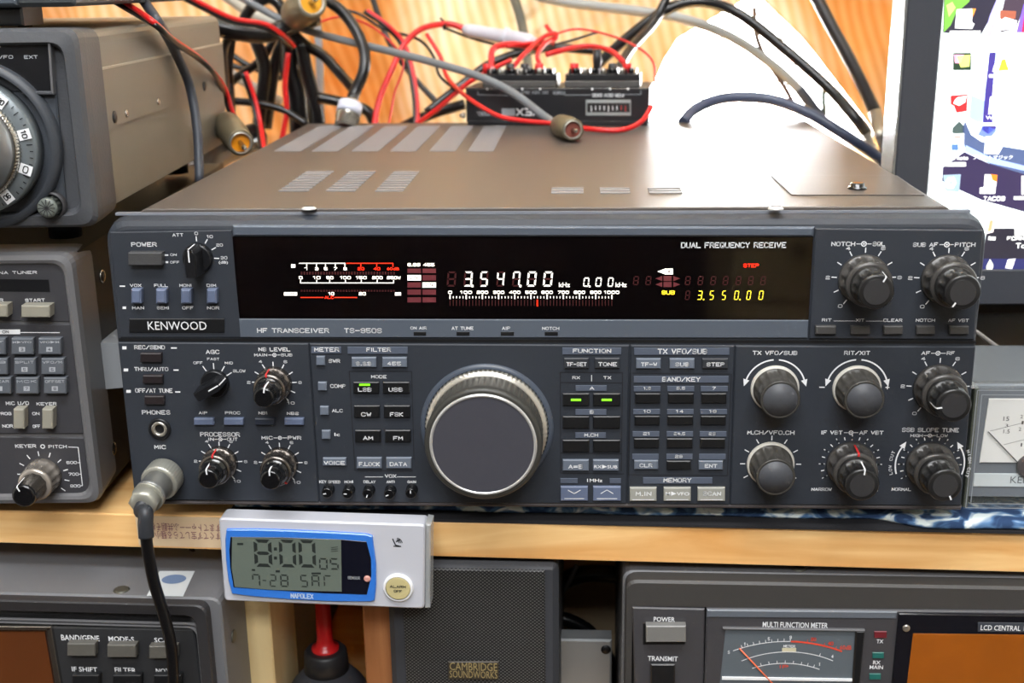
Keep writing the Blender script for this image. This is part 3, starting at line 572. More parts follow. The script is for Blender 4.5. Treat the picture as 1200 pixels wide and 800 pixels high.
for (a, b, c, d) in ((385.7, 572.4, -100, 0), (409.6, 573, -90, 0), (433.1, 573.4, -160, 0), (458, 574, -110, 0), (483, 573, 0, 0)):
    x, z = A(a, b, YP); mb = MB(); mb.lathe(x, z, [(-.0066, .0022), (-.0063, .0026), (-.0008, .0029), (0, .0034)], M_GLOSSK, 20); o = mb.build('trimmer_knob', R)
    s, c_ = math.sin(math.radians(c)), math.cos(math.radians(c)); mb = MB(); mb.line((x + .0003 * s, z + .0003 * c_), (x + .0018 * s, z + .0018 * c_), .0005, -.0067, M_WHITE); mb.build('pointer_line', o)
# ---- display segments
dg = MB(); gh = MB(); YG = -.00035
DT = lambda s, a, b, c, d, m, bold=True: text(RF, dg, s, a, b, c, d, m, YG, bold)
def L_(p, q, w, m, mb=None): (mb or dg).line(A(*p), A(*q), w, YG, m)
def Rr(a, b, c, d, m, mb=None, y=YG): (mb or dg).flat(rect(RF, a, b, c, d), y, m)
for ch, a, b in zip('354700', (543, 562, 581.5, 600, 617.2, 636), (553, 571.3, 590.5, 609, 628, 647)): seg7(RF, dg, ch, a, b - .6, 318, 335.6, M_EW, YG, .2, .1); seg7(RF, gh, '8', a, b - .6, 318, 335.6, M_GH, YG + .0001, .2, .1)
seg7(RF, gh, '8', 523.4, 533.2, 318, 335.6, M_GH, YG + .0001, .2, .1)
for a, b, c in ((553.6, 334.8, 1.3), (609.8, 334.8, 1.3), (691, 335.2, 1.0)): Rr(a - c, a + c, b - c, b + c, M_EW)
for ch, a, b in zip('000', (683.2, 697.4, 711.8), (689.8, 704.3, 718.2)): seg7(RF, dg, ch, a, b, 325, 335.8, M_EW, YG, .2, .1)
DT('kHz', 655, 668, 331, 336.2, M_EW); DT('kHz', 721.2, 734.5, 331, 336.2, M_EW)
for k in range(11):
    x = 527.5 + 18.95 * k; s = str(k * 100) if k else '0'; w = 2.2 * len(s); DT(s, x - w, x + w, 340.6, 344.2, M_EW); Rr(x - .7, x + .7, 345.2, 350, M_EW)
    if k < 10:
        for j in range(1, 5): Rr(x + 3.79 * j - .5, x + 3.79 * j + .5, 346.8, 349.2, M_EW)
for k in range(51): Rr(527.5 + 3.79 * k - .5, 527.5 + 3.79 * k + .5, 351, 358, M_GH, gh)
Rr(628.9, 630.6, 350.8, 358.6, M_ER)
# meter scales
Rr(341.4, 346.2, 309.3, 313.4, M_EW); L_((350.6, 308.2), (404.8, 308.2), .0004, M_EW); L_((406, 308.2), (461, 308.2), .0004, M_ER)
for x, s in zip((359.6, 371, 381.6, 393, 404.4), '13579'): Rr(x - .5, x + .5, 308, 312.4, M_EW); DT(s, x - 1.9, x + 1.9, 313, 316.6, M_EW)
for x, s, w in ((423, '20', 3.8), (441.6, '40', 3.8), (460.6, '60dB', 7.2)): Rr(x - .5, x + .5, 308, 312.4, M_ER); DT(s, x - w, x + w, 313, 316.6, M_ER)
for k in range(34): Rr(352.6 + 3.28 * k, 354.6 + 3.28 * k, 318, 321.4, M_GH, gh); Rr(352.6 + 3.28 * k, 354.6 + 3.28 * k, 339.4, 341.4, M_GH, gh)
for x, s in zip((352.4, 371.4, 386.6, 405, 423.6, 442.2, 461.4), ('0', '10', '50', '100', '150', '200', '250W')): w = 2 * len(s); DT(s, x - w, x + w, 323.4, 327, M_EW); Rr(x - .5, x + .5, 327.6, 331, M_EW)
L_((352, 331.2), (461.8, 331.2), .0004, M_EW); Rr(333, 348.4, 342, 346, M_EW); text(RF, dg, 'COMP', 335.4, 346.4, 342.8, 345.2, M_GH, YG - .0001)
DT('10', 385.4, 391.6, 342.2, 345.9, M_EW); DT('20', 420.6, 428.6, 342.2, 345.9, M_EW); Rr(463, 470, 342.2, 345.9, M_EW); L_((352.4, 348.2), (379.4, 348.2), .0004, M_ER); L_((392, 348.2), (418.6, 348.2), .0004, M_ER); DT('ALC', 380.4, 391, 346.6, 350, M_ER)
DT('8.83', 477.8, 492.2, 308.2, 312, M_EW); DT('455', 496, 509, 308.2, 312, M_EW)
ROW = [(314.4, 319.6), (322, 328.3), (330.6, 336.6), (339, 345), (348, 354)]
for k, (c, d) in enumerate(ROW):
    Rr(477.6, 493.4, c, d, M_EW if k == 1 else M_GH2, None if k == 1 else gh); Rr(495.2, 511, c, d, M_EW if k == 2 else M_GH2, None if k == 2 else gh)
text(RF, gh, '2.7k', 480, 491, 323.5, 327, M_GH, YG - .0001); text(RF, gh, '2.7k', 498, 509, 332, 335.4, M_GH, YG - .0001)
# sub receiver side
dg.flat(poly(RF, [(770.3, 317.8), (779, 314.6), (779, 321)]), YG, M_EW); Rr(779, 788.6, 314.4, 321.2, M_EW); text(RF, gh, 'A', 782, 786, 315.8, 320, M_GH, YG - .0001)
for c in (326, 333): gh.flat(poly(RF, [(768, c), (776, c - 3), (776, c + 3)]), YG, M_GH2); Rr(777.5, 787, c - 3, c + 3, M_GH2, gh); gh.flat(poly(RF, [(797, c), (789, c - 3), (789, c + 3)]), YG, M_GH2)
DT('SUB', 775.4, 790.8, 340.3, 345, M_EY); DT('STEP', 871, 889.4, 308.8, 313.2, M_ER)
for ch, a, b in zip('355000', (816.4, 830.8, 845.2, 859.8, 874.2, 888.5), (823.4, 837, 851.2, 866.2, 880.4, 895)): seg7(RF, dg, ch, a, b - .8, 340.4, 351.2, M_EY, YG, .2, .1)
for a in (824.4, 867): Rr(a - .8, a + .8, 349.8, 351.4, M_EY)
seg7(RF, gh, '8', 802.4, 808, 340.4, 351.2, M_GH, YG, .2, .1)
for a in (741.5, 756, 802.2, 817, 832, 846.5, 861.5, 876, 890.5): seg7(RF, gh, '8', a, a + 6.6, 323.4, 334, M_GH, YG, .2, .1)
gh.build('unlit_segments', glass); dg.build('lit_segments', glass)['label'] = 'lit white, red and yellow display figures'
# ---- knobs
def pointer(par, x, z, ang, r0, r1, y0, y1, m=M_WHITE, w=.0007):  # line over the face (y0) and down the flank to y1
    s, c = math.sin(math.radians(ang)), math.cos(math.radians(ang)); nx, nz = c * w / 2, -s * w / 2; mb = MB()
    P = [(x + r0 * s, y0 - .0001, z + r0 * c), (x + r1 * s, y0 - .0001, z + r1 * c)]
    if y1 is not None: P.append((x + (r1 + .0005) * s, y0 + .0008, z + (r1 + .0005) * c)); P.append((x + (r1 + .0009) * s, y1, z + (r1 + .0009) * c))
    V = [(mb.bm.verts.new((p[0] + nx, p[1], p[2] + nz)), mb.bm.verts.new((p[0] - nx, p[1], p[2] - nz))) for p in P]
    for a, b in zip(V, V[1:]): mb.face((a[0], b[0], b[1], a[1]), m)
    return mb.build('pointer_line', par)
def dual_knob(cx, cy, ang, y=YP, redang=None, hl=False):          # wide concentric pair with dark fluted rings
    x, z = A(cx, cy, y); m = M_KNOB; mo = mat('knob_brown_grey', (70, 68, 66), .28, metal=.2)
    mb = MB(); mb.lathe(x, z, [(-.0136, .0086), (-.0134, .0098), (-.0126, .0104), (-.0118, .0104), (-.0117, .0103, 1), (-.0035, .0108, 1), (-.0034, .0112), (-.0022, .0114), (0, .0114)], mo, 72, 12, .0014); o = mb.build('concentric_knob', R)
    mb = MB(); mb.lathe(x, z, [(-.0262, .0056), (-.026, .0058), (-.0262, .0068), (-.0258, .0075), (-.025, .0079), (-.0249, .0078, 1), (-.0165, .0082, 1), (-.0164, .0085), (-.0135, .0087)], m, 72, 12, .001); i = mb.build('inner_knob', o)
    mb = MB(); mb.lathe(x, z, [(-.0263, .0001), (-.0263, .0056)], M_KNOBD, 28, caps=False); mb.build('knob_face', i)
    pointer(i, x, z, ang, .0052, .0074, -.0265, -.018)
    if redang is not None: pointer(o, x, z, redang, .009, .0101, -.0137, -.004, M_RED, .001)
dual_knob(1012, 326.5, 28, -.0012); dual_knob(1109, 327, 213, -.0012); dual_knob(1099, 454, 262); dual_knob(996.5, 543.6, 5, redang=3); dual_knob(1089.6, 544, 155)
def level_knob(cx, cy, ang, redang):                               # smaller pair, smoked silver ring and gloss black cap
    x, z = A(cx, cy, YP); mb = MB(); mb.lathe(x, z, [(-.0118, .0066), (-.0114, .0076), (-.0104, .0079), (-.0103, .0078, 1), (-.0044, .0082, 1), (-.0043, .0084), (-.003, .0085), (0, .0086)], M_SMOKE, 72, 12, .0008); o = mb.build('concentric_knob', R); o['label'] = 'smoked silver outer ring with black inner cap'
    mb = MB(); mb.lathe(x, z, [(-.0222, .0038), (-.0219, .0046), (-.021, .005), (-.0209, .005, 1), (-.013, .0062, 1), (-.0129, .0064), (-.0117, .0066)], M_GLOSSK, 60, 10, .0005); i = mb.build('inner_knob', o)
    pointer(i, x, z, ang, .0025, .0047, -.0222, -.0145); pointer(o, x, z, redang, .0066, .0076, -.0119, -.005, M_RED, .0009)
level_knob(321.6, 449, 10, -6); level_knob(258.6, 541.5, -5, -2); level_knob(329, 542.8, 0, 140)
def skirt_knob(cx, cy):
    x, z = A(cx, cy, YP); mb = MB(); mb.lathe(x, z, [(-.0168, .0076), (-.017, .0082), (-.0172, .0086), (-.0164, .0091), (-.016, .0091, 1), (-.0034, .0099, 1), (-.0033, .0102), (-.002, .0104)], mat('knob_grey_brown', (64, 62, 58), .35), 84, 14, .0008); o = mb.build('control_knob', R)
    mb = MB(); mb.lathe(x, z, [(-.0173, .0002), (-.0173, .0078), (-.0168, .0078)], M_KNOBF, 36, caps=False); mb.build('knob_face', o)
    mb = MB(); mb.lathe(x, z, [(-.0026, .0099), (-.0026, .0108), (-.0012, .0113), (0, .0113)], M_IVORY, 48); mb.build('skirt_ring', o)['label'] = 'pale skirt ring'
skirt_knob(908, 455); skirt_knob(1004, 455); skirt_knob(903, 543.5)
def bar_knob(cx, cy, ang, y):
    x, z = A(cx, cy, y); mb = MB(); mb.lathe(x, z, [(-.0035, .0062), (-.003, .0067), (0, .007)], M_BLACK, 32); o = mb.build('selector_knob', R)
    a = math.radians(ang); R2 = lambda u, v: (x + u * math.cos(a) + v * math.sin(a), z - u * math.sin(a) + v * math.cos(a)); mb = MB()
    for_ = [(-.0031, -.0068), (.0031, -.0068), (.0031, .0045), (.0018, .0068), (-.0018, .0068), (-.0031, .0045)]
    sc = lambda k: [R2(u * k, v * (k if k == 1 else .97)) for u, v in for_]
    rs = [[(p[0], yy, p[1]) for p in sc(k)] for yy, k in ((-.003, 1), (-.0125, .84), (-.0137, .66))]
    mb.rings([[Vector(p) for p in r] for r in rs], M_BLACK, smooth=False); h = mb.build('grip', o)
    mb = MB(); p0, p1 = R2(0, .0006), R2(0, .0062); mb.line(p0, p1, .0006, -.0139, M_WHITE)
    q0, q1 = R2(0.0003, .0066), R2(-.0003, .0066); q2, q3 = R2(-.0003, .0071), R2(.0003, .0071); mb.face([mb.bm.verts.new(v) for v in ((q0[0], -.0138, q0[1]), (q1[0], -.0138, q1[1]), (q2[0], -.004, q2[1]), (q3[0], -.004, q3[1]))], M_WHITE); mb.build('pointer_line', h)
bar_knob(232.5, 301.5, 0, -.0003); bar_knob(252.4, 448.6, 60, YP)
# big dial
x, z = A(570.5, 500.5, YP)
mb = MB(); mb.lathe(x, z, [(-.0022, .0296), (-.0022, .0306), (-.0012, .0318), (0, .0322)], mat('dial_bezel', (70, 78, 90), .35), 96, caps=False); mb.build('dial_bezel_ring', R)
mb = MB(); mb.lathe(x, z, [(-.0238, .0245), (-.024, .0256), (-.0238, .0266), (-.0228, .0273), (-.0195, .0274), (-.0185, .0268), (-.018, .0267, 1), (-.0062, .0271, 1), (-.006, .0268), (0, .0268)], mat('dial_rubber_grey', (58, 57, 53), .42), 240, 60, .0005); d = mb.build('tuning_dial', R)
mb = MB(); mb.lathe(x, z, [(-.0052, .0268), (-.0052, .0276), (-.0044, .0279), (-.0043, .0288), (-.0036, .0294, 1), (-.0004, .0296, 1)], mat('ring_bright_nickel', (206, 202, 192), .28, metal=.75), 320, 80, .0006, caps=False); mb.build('knurled_ring', d)['label'] = 'silver knurled ring'
mb = MB(); mb.lathe(x, z, [(-.0238, .0232), (-.0247, .0235), (-.0249, .0244), (-.0238, .0249)], mat('polished_ring', (222, 222, 220), .25, metal=.6), 96, caps=False); mb.build('face_ring', d)['label'] = 'thin polished silver ring'
mb = MB(); mb.lathe(x, z, [(-.0243, .0002), (-.0243, .0235)], mat('dial_face_satin', (66, 66, 74), .5, bump=.05, bscale=2500), 72, caps=False); mb.build('dial_face', d)
# phones jack
x, z = A(187.5, 502, YP); mb = MB(); mb.lathe(x, z, [(-.0018, .0036), (-.0022, .0046), (-.0018, .0054), (0, .0056)], M_BLACK, 32, caps=False); j = mb.build('phones_jack', R)
mb = MB(); mb.lathe(x, z, [(-.0002, .0022), (-.002, .0024), (-.0026, .0031), (-.002, .0039), (0, .004)], M_NICKEL, 32, caps=False); mb.build('sleeve', j); mb = MB(); mb.lathe(x, z, [(-.00095, .0001), (-.00095, .0024)], M_WELL, 24, caps=False); mb.build('socket_hole', j)
# ------------------------------------------------------------------ tuner radio on the left (only its right end is in view)
M_BODY = mat('charcoal_body_paint', (48, 47, 49), .5, bump=.15, bscale=1500)
M_FACE = mat('charcoal_face_paint', (60, 60, 64), .5, bump=.08, bscale=2000)
M_EDGE = mat('bezel_edge_grey', (104, 104, 106), .4)
M_DARKM = mat('black_case_metal', (24, 23, 22), .5, bump=.1, bscale=900)
M_KEY = mat('keypad_grey_key', (92, 97, 104), .45); M_IVK = mat('ivory_grey_key', (150, 147, 134), .45)
BF = Frame((-0.36, -0.004, ZS), rz=2.6)
Bt = thing('radio_tuner', 'charcoal transceiver with antenna tuner keys and keyer pitch knob, left of the main transceiver', 'radio', BF)
A = BF.at; xr = A(101, 440)[0]; z1 = A(60, 297)[1]; z0 = A(100, 591)[1]
def bez(F, x0, x1, z0, z1, r, e, y): return [Vector((x, y, z)) for x, z in rnd([(x0 + e, z0 + e), (x1 - e, z0 + e), (x1 - e, z1 - e), (x0 + e, z1 - e)], r, 5)]
mb = MB(); X0 = -0.17
mb.rings([bez(BF, X0, xr, z0, z1, .007, e, y) for e, y in ((.0015, .03), (.0005, .012), (0, .004), (0.0008, .0005), (.003, -.0004), (.0045, .0002), (.006, .0026))], M_EDGE, smooth=False); mb.build('front_bezel', Bt)
mb = MB(); mb.slab([(X0 + .003, z0 + .002), (xr - .0022, z0 + .002), (xr - .0022, z1 - .002), (X0 + .003, z1 - .002)], .014, .31, M_DARKM, .0005); o = mb.build('case', Bt)
for (a, b) in ((98, 327), (122, 550)):
    x, z = A(a, b); yy = .042 if b < 400 else .03; zz = z1 - .021 if b < 400 else z0 + .018; mb = MB(); mb.rev((xr - .0022, yy, zz), (1, 0, 0), [(0, .0036), (.0008, .0034), (.0013, .002), (.0012, .0002)], M_SILVER, 18); mb.build('screw', o)
def sl(name, par, F, pts, yf, m, bev=.0003, yb=.006): mb = MB(); mb.slab(poly(F, pts, yf), yf, yb, m, bev); return mb.build(name, par)
sl('upper_panel', Bt, BF, [(-60, 304), (74, 307), (82, 377), (-60, 375)], .0018, M_FACE)
sl('key_panel', Bt, BF, [(-60, 379), (83, 380), (98, 508), (-60, 508)], .0014, M_FACE)
sl('lower_panel', Bt, BF, [(-60, 511), (98.5, 513), (107, 584), (-60, 583)], .0018, M_FACE)
sl('tuner_window', Bt, BF, [(-40, 326.5), (57, 327.5), (58.5, 342), (-40, 341)], .0016, M_BLACK, .0001)
def key(F, par, name, x0, x1, y0, y1, m, h, leg=None, sk=0):    # keys on the other sets
    mb = MB(); mb.slab(rect(F, x0, x1, y0, y1, -h), -h, .003, m, .0005); o = mb.build(name, par)
    if leg:
        lb = MB()
        for l in leg: text(F, lb, *l, -h - .0001)
        lb.build('legend', o)
    return o
key(BF, Bt, 'tuner_key', -26, 8.4, 357, 371.5, M_IVK, .0045); key(BF, Bt, 'tuner_key', 24.6, 58, 358, 372, M_IVK, .0045)
g = (130, 134, 140); MGL = mat('key_legend_grey', (176, 180, 186), .6)
for i, row in enumerate((((-18, 6, 'TF', None), (13, 38.6, 'M▶VFO', '3'), (44.6, 71, 'VFO▶M', '4')), ((-16, 8.4, 'AB', None), (16, 41.4, 'SPLIT', '5'), (48, 74.4, 'VFO/M', '6')), ((-14, 12.4, 'CLEAR', None), (18, 44.4, 'MCK', '7'), (51, 77.4, 'OFFSET', '8')))):
    y0 = (396.5, 420, 442.5)[i]
    for x0, x1, s, n_ in row:
        w = (x1 - x0); L = [(s, x0 + 2, x1 - 2, y0 + 2.6, y0 + 6, MGL)]
        o = key(BF, Bt, 'keypad_key', x0, x1, y0, y0 + 19, M_KEY, .0022, L)
        mb = MB(); cx = (x0 + x1) / 2; mb.flat(rect(BF, cx - 3.6, cx + 3.6, y0 + 10, y0 + 15.5, -.0023), -.0023, MGL)
        if n_: text(BF, mb, n_, cx - 1.4, cx + 1.4, y0 + 11, y0 + 14.6, M_KEY, -.0024)
        mb.build('number_patch', o)
key(BF, Bt, 'slide_switch', 15.4, 28, 479.4, 502.6, M_IVK, .004); key(BF, Bt, 'slide_switch', 49, 61.6, 479.4, 502.6, M_IVK, .004)
pr = MB()
for s, a, b, c, d, y in (('ANTENNA TUNER', -31, 43, 317.2, 321.6, .0017), ('START', 29.6, 52.4, 349.6, 353.6, .0017), ('TUNER', -22, 3.6, 349.6, 353.6, .0017), ('MIC U/D', 7, 33.6, 470, 474.6, .0013), ('KEYER', 43, 66, 471, 475, .0013), ('ON', 38, 46, 482.6, 486.4, .0013), ('OFF', 38.6, 47, 497.4, 501.4, .0013), ('PROG', -3, 13, 482.6, 486.4, .0013), ('NOR', 3, 15, 497, 501, .0013),
      ('KEYER', 18, 42, 520.2, 524.6, .0017), ('PITCH', 57, 78, 521, 525.2, .0017), ('600', 78, 90, 540, 543.6, .0017), ('700', 80.6, 92, 553.6, 557.2, .0017), ('800', 82.4, 94, 567.4, 571, .0017)): text(BF, pr, s, a, b, c, d, M_WHITE, y)
pr.slab(rect(BF, -20, 23.6, 386, 391.4, .0013), .0012, .002, M_WHITE); text(BF, pr, 'ON', 3, 10, 387, 390.4, M_FACE, .0011)
yy = .0013; pr.line(A(24, 389.4, yy), A(70, 389.6, yy), .0004, yy, M_WHITE); yy = .0017
for p, q in (((80, 523.6), (91.6, 524)), ((91.6, 524), (96.6, 569)), ((96.6, 569), (94, 569)), ((91, 542), (93.6, 542)), ((92.6, 555.4), (95, 555.4))): pr.line(A(*p, yy), A(*q, yy), .0004, yy, M_WHITE)
x, z = A(50, 523, yy); pr.ringflat(x, z, .0007, .0012, yy, M_WHITE, n=14); x, z = A(51, 557, .0018)
for k in range(-3, 6): a = math.radians(k * 27 - 5); pr.line((x + .0105 * math.sin(a), z + .0105 * math.cos(a)), (x + .013 * math.sin(a), z + .013 * math.cos(a)), .0005, .0017, M_WHITE)
for a, b in ((80, 387), ): pass
pr.build('printed_lettering', Bt)
mb = MB(); mb.lathe(x, z, [(-.0105, .0064), (-.0102, .0078), (-.009, .0085), (-.0089, .0084, 1), (-.0012, .009, 1), (.0018, .0092)], mat('knob_ring_clear_grey', (176, 168, 158), .25, metal=.55), 72, 14, .0007); o = mb.build('concentric_knob', Bt); o['label'] = 'pale metallic ring with glossy black cap'
mb = MB(); mb.lathe(x, z, [(-.024, .0044), (-.0236, .0054), (-.0225, .0058), (-.0224, .0058, 1), (-.0105, .0064, 1)], M_GLOSSK, 60, 10, .0004); i = mb.build('inner_knob', o)
R_ = R; pointer(i, x, z, -25, .003, .0053, -.024, -.014)
feet(Bt, (xr - .03, X0 + .03), (.03, .28), .007, z0 + .0025)
zBtop = BF.M.translation.z + z1
# ------------------------------------------------------------------ older receiver stacked on the tuner radio
AF = Frame((-0.36, -0.006, zBtop + .0002), rz=3.2)
At = thing('dial_radio', 'older grey-brown cased radio with big silver tuning dial, stacked at the upper left', 'radio', AF)
A = AF.at; xr = A(105, 190)[0]; z1 = A(60, 33)[1]; z0 = A(60, 268)[1]; X0 = -.16
M_CASE = mat('case_grey_brown_paint', (124, 119, 108), .42, bump=.12, bscale=900, var=.04); M_BZ = mat('bezel_grey_cast', (74, 76, 80), .45, bump=.2, bscale=700)
mb = MB(); mb.rings([bez(AF, X0, xr, z0, z1, .007, e, y) for e, y in ((.0008, .034), (0, .012), (0, .004), (.0015, .0012), (.006, 0), (.007, .002), (.008, .006))], M_BZ, smooth=False); mb.build('front_bezel', At)
xs = xr - .0012; zt_ = z1 - .002; mb = MB()
mb.slab(rnd([(X0 + .003, z0 + .005), (xs - .0012, z0 + .005), (xs - .0012, zt_ - .03), (xs - .0012, zt_ - .047), (X0 + .003, zt_ - .047)], 0), .034, .285, M_CASE, 0); mb.build('lower_case', At)
mb = MB(); mb.slab([(X0 + .003, zt_ - .047 + .0005), (xs, zt_ - .047 + .0005), (xs, zt_ - .018), (X0 + .003, zt_ - .018)], .034, .288, M_CASE, .0004); sc_ = mb.build('side_cover', At)
mb = MB(); mb.slab(rnd([(X0 + .003, zt_ - .018), (xs - .001, zt_ - .018), (xs - .001, zt_), (X0 + .003, zt_)], [0, 0, .006, 0]), .034, .286, M_CASE, 0); mb.box(xs - .0012, xs + .0003, .034, .287, zt_ - .0186, zt_ - .0176, mat('edge_highlight', (176, 170, 156), .4)); mb.build('top_cover', At)  # thin pale box drawn as the highlight line along the cover
AXS, AZT = xs, z1
def onX(F, px, py, x):
    o, d = F.ray(px, py); t = (x - o.x) / d.x; p = o + d * t; return p.y, p.z
for a, b, r_, m_, s in ((134, 137, .0032, M_BLACK, 1), (148, 133, .0022, M_SILVER, 1), (185, 119, .002, M_SILVER, 1), (239, 101, .0032, M_BLACK, 1)):
    yy, zz = onX(AF, a, b, xs); mb = MB(); mb.rev((xs - .0002, yy, zz), (1, 0, 0), [(0, r_), (.0008, r_ * .9), (.001, r_ * .4)], m_, 18)
    mb.build('screw', sc_)
mb = MB(); mb.slab(poly(AF, [(-60, 40), (60, 44), (79, 262), (-60, 262)], .004), .004, .012, mat('front_slate', (66, 71, 78), .5, bump=.15, bscale=1500), .0008); mb.build('front_panel', At)
w = sl('dial_window', At, AF, [(-60, 50), (56, 51), (60, 107), (-60, 107)], .0032, M_BLACK, .0002)
mb = MB(); a0, a1 = A(-60, 49, .002), A(57.4, 49.6, .002); b1 = A(61.6, 109, .002)
mb.slab([A(55.4, 49, .001), A(58.6, 49, .001), A(62.6, 110, .001), A(59.6, 110, .001)], .001, .006, M_EDGE, .0003); mb.slab([A(25, 107, .001), A(61, 107, .001), A(62.6, 111, .001), A(25, 111, .001)], .001, .006, M_BZ, .0003); mb.slab([A(-60, 46.6, .001), A(58, 46.6, .001), A(58.6, 50, .001), A(-60, 50, .001)], .001, .006, M_BZ, .0003); mb.build('window_frame', w)
pr = MB(); text(AF, pr, 'VFO', -2, 15, 64.6, 69, MGL, .003); text(AF, pr, 'EXT', 28.4, 44, 64.6, 69, MGL, .003); text(AF, pr, 'CAL', 30, 49, 249.6, 253.6, MGL, .0038); pr.build('printed_lettering', At)
# dial: centre is off the left edge of the picture
dx, dz = A(-27.5, 170, .003); px_mm = .0004; rD = abs(A(51, 170, .003)[0] - dx)
mb = MB(); mb.lathe(dx, dz, [(-.001, rD + .0045), (-.001, rD + .008), (.004, rD + .0085)], mat('dial_shroud', (58, 62, 68), .45), 96, caps=False); mb.build('dial_shroud', At)
mb = MB(); mb.lathe(dx, dz, [(-.0065, rD * .8), (-.0058, rD - .001), (-.0045, rD), (.003, rD)], mat('dial_skirt_grey', (118, 126, 130), .35, metal=.3), 128); dd = mb.build('tuning_dial', At)
lb = MB()
for k in range(60):
    a = math.radians(6 * k - 2); r1 = rD - .0012; r0 = r1 - (.0028 if k % 5 == 0 else .0015); lb.line((dx + r0 * math.sin(a), dz + r0 * math.cos(a)), (dx + r1 * math.sin(a), dz + r1 * math.cos(a)), .0004, -.0068, M_BLACK)
for s, a in (('30', 6), ('20', 41), ('10', 78), ('0', 112), ('90', 146)):
    ra = math.radians(a); rr = rD * .88; cx, cz_ = dx + rr * math.sin(ra), dz + rr * math.cos(ra); h_ = .0026
    q = [(u * h_ * .9, v * h_ * 1.1) for u, v in ((-1, -1), (1, -1), (1, 1), (-1, 1))]; lb.flat([(cx + u * math.cos(ra) + v * math.sin(ra), cz_ - u * math.sin(ra) + v * math.cos(ra)) for u, v in q], -.0069, M_WHITE); textc(AF, lb, s, cx, cz_, .0034, .0026, M_BLACK, -.0071, rot=a)
lb.build('dial_scale', dd)
mb = MB(); mb.lathe(dx, dz, [(-.0105, rD * .74), (-.0105, rD * .765), (-.0066, rD * .79, 1), (-.005, rD * .8, 1)], M_SILVER, 360, 90, .0005, caps=False); mb.build('knurled_ring', dd)
mb = MB(); mb.lathe(dx, dz, [(-.03, rD * .2), (-.031, rD * .32), (-.031, rD * .5), (-.0285, rD * .59), (-.02, rD * .66), (-.0115, rD * .71), (-.0105, rD * .74)], mat('dial_knob_satin_metal', (165, 168, 170), .28, metal=.7), 72); kn = mb.build('dial_knob', dd)
mb = MB(); mb.lathe(dx + rD * .41, dz - .001, [(-.0312, .0004), (-.0312, .0034), (-.0306, .0042)], mat('finger_dimple_dark', (28, 30, 46), .4), 24, caps=False); mb.build('finger_dimple', kn)
x, z = A(62.6, 240, .003); mb = MB(); mb.lathe(x, z, [(-.0058, .0028), (-.0054, .0044), (-.004, .0047), (-.0039, .0047, 1), (.003, .005, 1)], mat('cal_knob_grey', (104, 110, 104), .4), 48, 12, .0007); ck = mb.build('calibrate_knob', At)
mb = MB()
for k in range(6): a = math.radians(30 * k); mb.line((x - .004 * math.sin(a), z - .004 * math.cos(a)), (x + .004 * math.sin(a), z + .004 * math.cos(a)), .0004, -.0059, M_BODY)
mb.build('radial_ribs', ck)
mb = MB(); mb.lathe(x, z, [(-.0002, .0054), (-.0002, .0064), (.003, .0066)], M_BODY, 32, caps=False); mb.build('knob_well', At)
feet(At, (xr - .03, X0 + .03), (.04, .25), .008, z0 + .006)
xk, yk = AF.top(29, 26, z1 + .001); mb = MB(); mb.rev((xk, max(yk, .02), z1 - .0012), (0, 0, 1), [(0, .0035), (.0024, .0034), (.003, .0028)], M_SILVER, 18); mb.build('top_screw', At)
# device stacked on top of it
UF = Frame((AF.M @ Vector((-.06, .016, z1 + .0004))).to_tuple(), rz=3.2); A = UF.at
Ut = thing('stacked_unit', 'dark unit standing on black feet on top of the older radio, upper left corner', 'device', UF)
zz0 = A(40, 8.5, 0)[1]; xe = A(88, 4, 0)[0]; mb = MB(); mb.slab(rnd([(-.12, zz0), (xe, zz0), (xe, zz0 + .05), (-.12, zz0 + .05)], .003), 0, .2, mat('unit_slate', (64, 68, 70), .45), .002); mb.build('case', Ut)
xs2 = A(22, 6, 0)[0]; mb = MB(); mb.slab([(-.12, zz0 + .001), (xs2, zz0 + .001), (xs2, zz0 + .046), (-.12, zz0 + .046)], -.003, .002, mat('unit_front_blue_grey', (78, 86, 94), .4), .001); mb.build('front_panel', Ut)
xf = A(22, 15, 0)[0]; mb = MB(); mb.box(xf - .03, xf, .004, .03, .0002, zz0, M_BLACK, .001); mb.build('foot', Ut)
# small light grey bracket between the radios
GF = Frame((-0.2145, .03, ZS)); A = GF.at; mb = MB(); p = [A(117, 402), A(146, 402), A(148, 452), (A(120, 457)[0], A(120, 457)[1])]
Gt = thing('metal_bracket', 'light grey metal bracket standing between the tuner radio and the main transceiver', 'bracket', GF)
xa, za = A(117, 402); xb, zb_ = A(121, 456); xc = .0135
mb.rings([[Vector(v) for v in r] for r in ([(xb, 0, zb_), (xc, 0, zb_ + .002), (xc, 0, za), (xb - .0002, 0, za)], [(xb, .05, zb_), (xc, .05, zb_ + .002), (xc, .05, za), (xb - .0002, .05, za)])], mat('light_grey_metal', (150, 154, 158), .45), smooth=False); mb.build('plate', Gt)
mb = MB(); mb.box(.001, .011, .008, .045, .0002, zb_ + .001, M_DARKM, .0005); mb.build('post', Gt)

